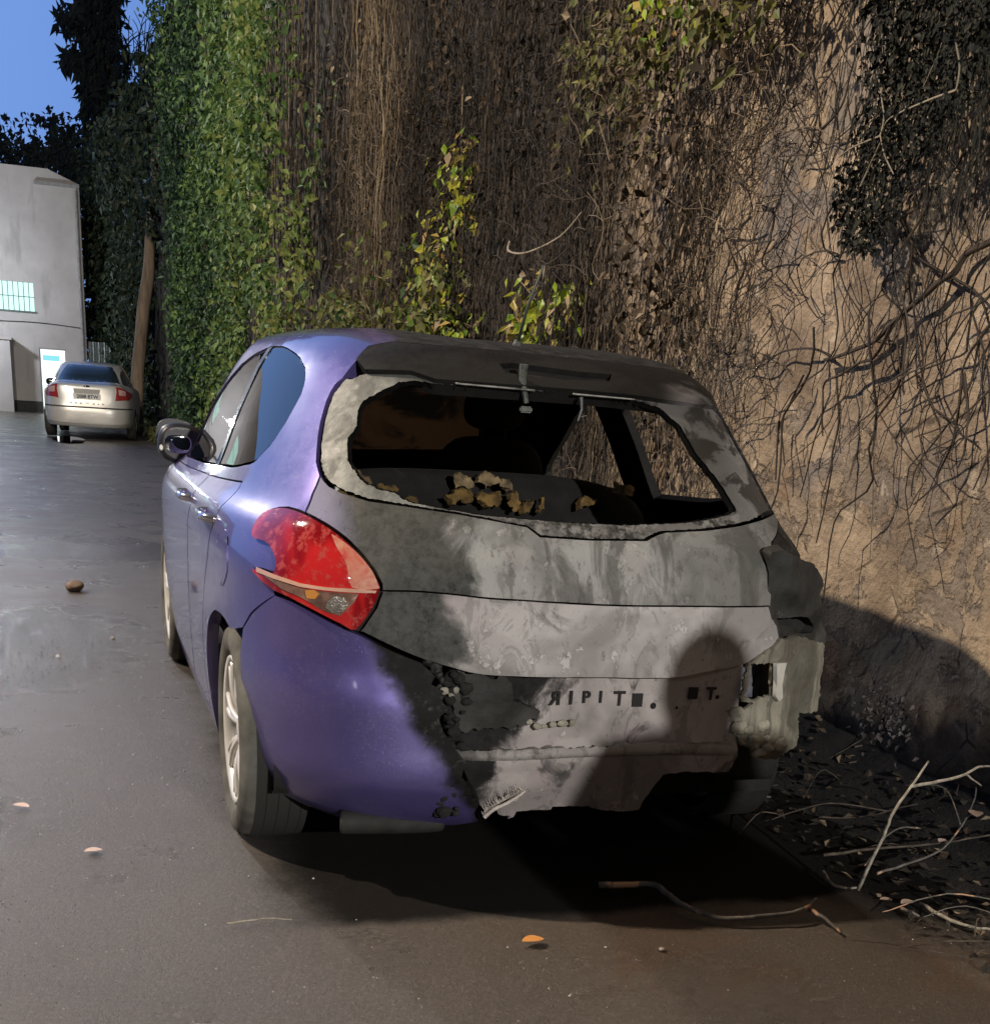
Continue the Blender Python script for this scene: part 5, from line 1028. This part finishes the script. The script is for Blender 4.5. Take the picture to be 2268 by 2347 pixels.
stick('twig', 'thin straw-like twig flat on the road left of the burnt bumper', [([(-.93, -.10, .012), (-.84, -.09, .014), (-.77, -.10, .012)], 1)], .003, M_palestick)
for i in range(26):
    x = random.uniform(.85, 1.5); y = random.uniform(-.75, 1.2); a = random.uniform(-.8, .8)+(math.pi if random.random() < .5 else 0); L = random.uniform(.12, .45); z = bank(x, y)+.02
    stick('twig', 'one of the small dry twigs scattered in the litter at the foot of the wall', [([(x, y, z), (x+L*.5*math.cos(a), y+L*.5*math.sin(a)+.02, z+random.uniform(.0, .05)), (x+L*math.cos(a), y+L*math.sin(a), max(bank(x+L*math.cos(a), y+L*math.sin(a)), 0)+.02)], 1)], random.uniform(.0015, .0035), random.choice((M_twigd, M_twigd, M_stick)), 'twig', 'small twigs in the litter')
P_ = [(random.uniform(.85, 1.5), random.uniform(-1.4, 2.2)) for _ in range(900)]
tag(leaves('leaf_litter', [(x, y, max(0, bank(x, y))+.012+random.random()*.02) for x, y in P_], .02, .05, M_dead, face=(0, -.1, 1), spread=.35, tint=[random.random()**5*.8 for _ in P_]), 'dead leaves littering the dark earth at the foot of the wall', 'leaf litter', kind='stuff')
def leaf1(label, x, y, s, mat, rot=0, z=.012):
    a = RNG.normal(0, 1); P = []; n = 10; V = []; F = []
    for k in range(n):
        t = k/(n-1); w = .32*math.sin(math.pi*t)**.8; V += [(t-.5, w, .10*abs(w)*3+.08*(t-.5)**2), (t-.5, 0, 0), (t-.5, -w, .10*abs(w)*3)]
    for k in range(n-1):
        for q in (0, 1): F.append((3*k+q, 3*k+q+1, 3*k+q+4, 3*k+q+3))
    V = [Matrix.Rotation(rot, 3, 'Z') @ (Vector(v)*s) for v in V]; o = mesh('fallen_leaf', V, F, mat); o.location = (x, y, z); return tag(o, label, 'leaf')
M_or = simple('orange_leaf', (.62, .27, .07), .6); M_tan = simple('tan_leaf', (.50, .36, .26), .7); M_pinkleaf = simple('pale_leaf', (.62, .47, .42), .7)
leaf1('orange fallen leaf lying on the wet road below the bumper', -.21, -.32, .06, M_or, .1)
leaf1('pale pinkish leaf on the road left of the rear wheel', -1.23, .47, .05, M_pinkleaf, .15)
leaf1('pale pinkish leaf near the left edge of the road', -1.43, .90, .055, M_pinkleaf, -.5)
leaf1('tan leaf in the litter beside the twigs at lower right', .93, -.24, .05, M_tan, .2); leaf1('small tan leaf next to the end of the fallen branch', .88, -.21, .035, M_tan, -.3)
leaf1('reddish withered leaf caught on the litter at the right edge', 1.35, .06, .07, M_tan, 1, .16); leaf1('pale leaf lying on the grey twig at the right edge', 1.2, -.0, .04, M_pinkleaf, .4, .1)
def stone(label, x, y, r, mat, z=None, sq=.65, group=None):
    bm = bmesh.new(); bmesh.ops.create_icosphere(bm, subdivisions=3, radius=r)
    for v in bm.verts: v.co *= 1+.25*noise.noise(v.co/r*1.3+Vector((x*9, y*9, 0))); v.co.z *= sq
    o = bmobj('stone', bm, mat, None, True); o.location = (x, y, r*sq*.8 if z is None else z); return tag(o, label, 'stone', group)
M_stone = simple('brown_stone', (.20, .15, .12), .85, 0, .3, 30, .5); M_peb = simple('white_pebble', (.38, .35, .32), .8, 0, .2, 30)
stone('brown fist-sized stone standing alone on the road at left', -1.24, 5.18, .055, M_stone)
stone('small pale pebble on the road below the lone brown stone', -1.07, 3.65, .012, M_peb)
stone('tiny white pebble on the road near the wet patch', -1.33, 3.2, .010, M_peb); stone('white pebble on the brown wet road at lower right', .10, -.41, .008, M_peb)
for i in range(60):
    x = random.uniform(-1.7, .6); y = random.uniform(-.9, 2.6)
    if -.95 < x and y > -.12: x -= 1.2
    stone('tiny light pebble among the grit on the road', x, y, random.uniform(.0018, .0036), M_peb, group='tiny pebbles on the road')
P_ = [(1.32+RNG.normal(0, .04), .55+RNG.normal(0, .06), .35+RNG.normal(0, .04)) for _ in range(200)]
tag(leaves('burnt_debris', P_, .012, .028, M_ashl, spread=.9), 'pale ashy fluff caught against the shaded foot of the wall', 'debris')

# ================================================================== the onlooker whose shadow falls on the tailgate
pr = thing('person', 'person in a long dark hooded coat, widened to cast a solid shadow, standing behind the burnt car, arms down', 'person', (.52, -3.2, 0))
def skin_obj(name, J, E, mat, parent, sub=2):
    me = bpy.data.meshes.new(name); me.from_pydata([j[:3] for j in J], E, []); o = bpy.data.objects.new(name, me); me.materials.append(mat); link(o, parent)
    s = o.modifiers.new('s', 'SKIN'); s.use_smooth_shade = True
    for v, j in zip(me.skin_vertices[0].data, J): v.radius = (j[3], j[4] if len(j) > 4 else j[3])
    me.skin_vertices[0].data[0].use_root = True; u = o.modifiers.new('u', 'SUBSURF'); u.levels = sub; u.render_levels = sub; return o
M_jack = simple('dark_jacket', (.02, .02, .025), .8, 0, .3, 9, .3); M_skin = simple('skin', (.42, .26, .19), .5, 0, .1); M_jean = simple('dark_trousers', (.025, .028, .04), .8); M_hair = simple('dark_hair', (.02, .015, .01), .6)
J = [(0, 0, .90, .15, .11), (0, 0, 1.05, .14, .10), (0, .01, 1.22, .16, .11), (0, .01, 1.36, .15, .10), (0, .01, 1.42, .09), (0, .03, 1.46, .085), (0, .04, 1.54, .085, .10), (0, .04, 1.62, .06, .07),
     (-.19, 0, 1.365, .075), (-.27, 0, 1.10, .06), (-.25, .05, .85, .038), (.19, 0, 1.365, .075), (.27, 0, 1.10, .06), (.25, .05, .85, .038),
     (-.09, 0, .80, .095), (-.11, .01, .47, .065), (-.12, -.01, .09, .045), (-.13, .12, .04, .04), (.09, 0, .80, .095), (.11, .01, .47, .065), (.12, -.01, .09, .045), (.13, .12, .04, .04)]
skin_obj('body', J, [(0, 1), (1, 2), (2, 3), (3, 4), (4, 5), (5, 6), (6, 7), (3, 8), (8, 9), (9, 10), (3, 11), (11, 12), (12, 13), (0, 14), (14, 15), (15, 16), (16, 17), (0, 18), (18, 19), (19, 20), (20, 21)], M_jack, pr)
for s in (-1, 1):
    for k in range(4):
        L = (.075, .085, .08, .065)[k]; x = .25*s; y = .035+.016*k
        skin_obj('finger', [(x, y+.01, .80, .011), (x-.004*s, y+.01, .80-L*.5, .009), (x-.015*s, y+.008, .80-L, .008)], [(0, 1), (1, 2)], M_skin, pr, 1)
    skin_obj('thumb', [(.245*s, .085, .83, .012), (.235*s, .105, .80, .010), (.23*s, .11, .775, .008)], [(0, 1), (1, 2)], M_skin, pr, 1)
skin_obj('coat', [(0, 0, 1.25, .26, .14), (0, 0, 1.0, .32, .16), (0, 0, .75, .37, .17), (0, 0, .45, .39, .18), (0, 0, .16, .39, .18)], [(0, 1), (1, 2), (2, 3), (3, 4)], M_jack, pr)  # coat added and widened so the unseen figure casts one solid shadow
blob('hair', (0, .015, 1.53), (.100, .105, .115), M_hair, pr, n=2.1); blob('nose', (0, .145, 1.53), (.014, .022, .022), M_skin, pr, sub=2)
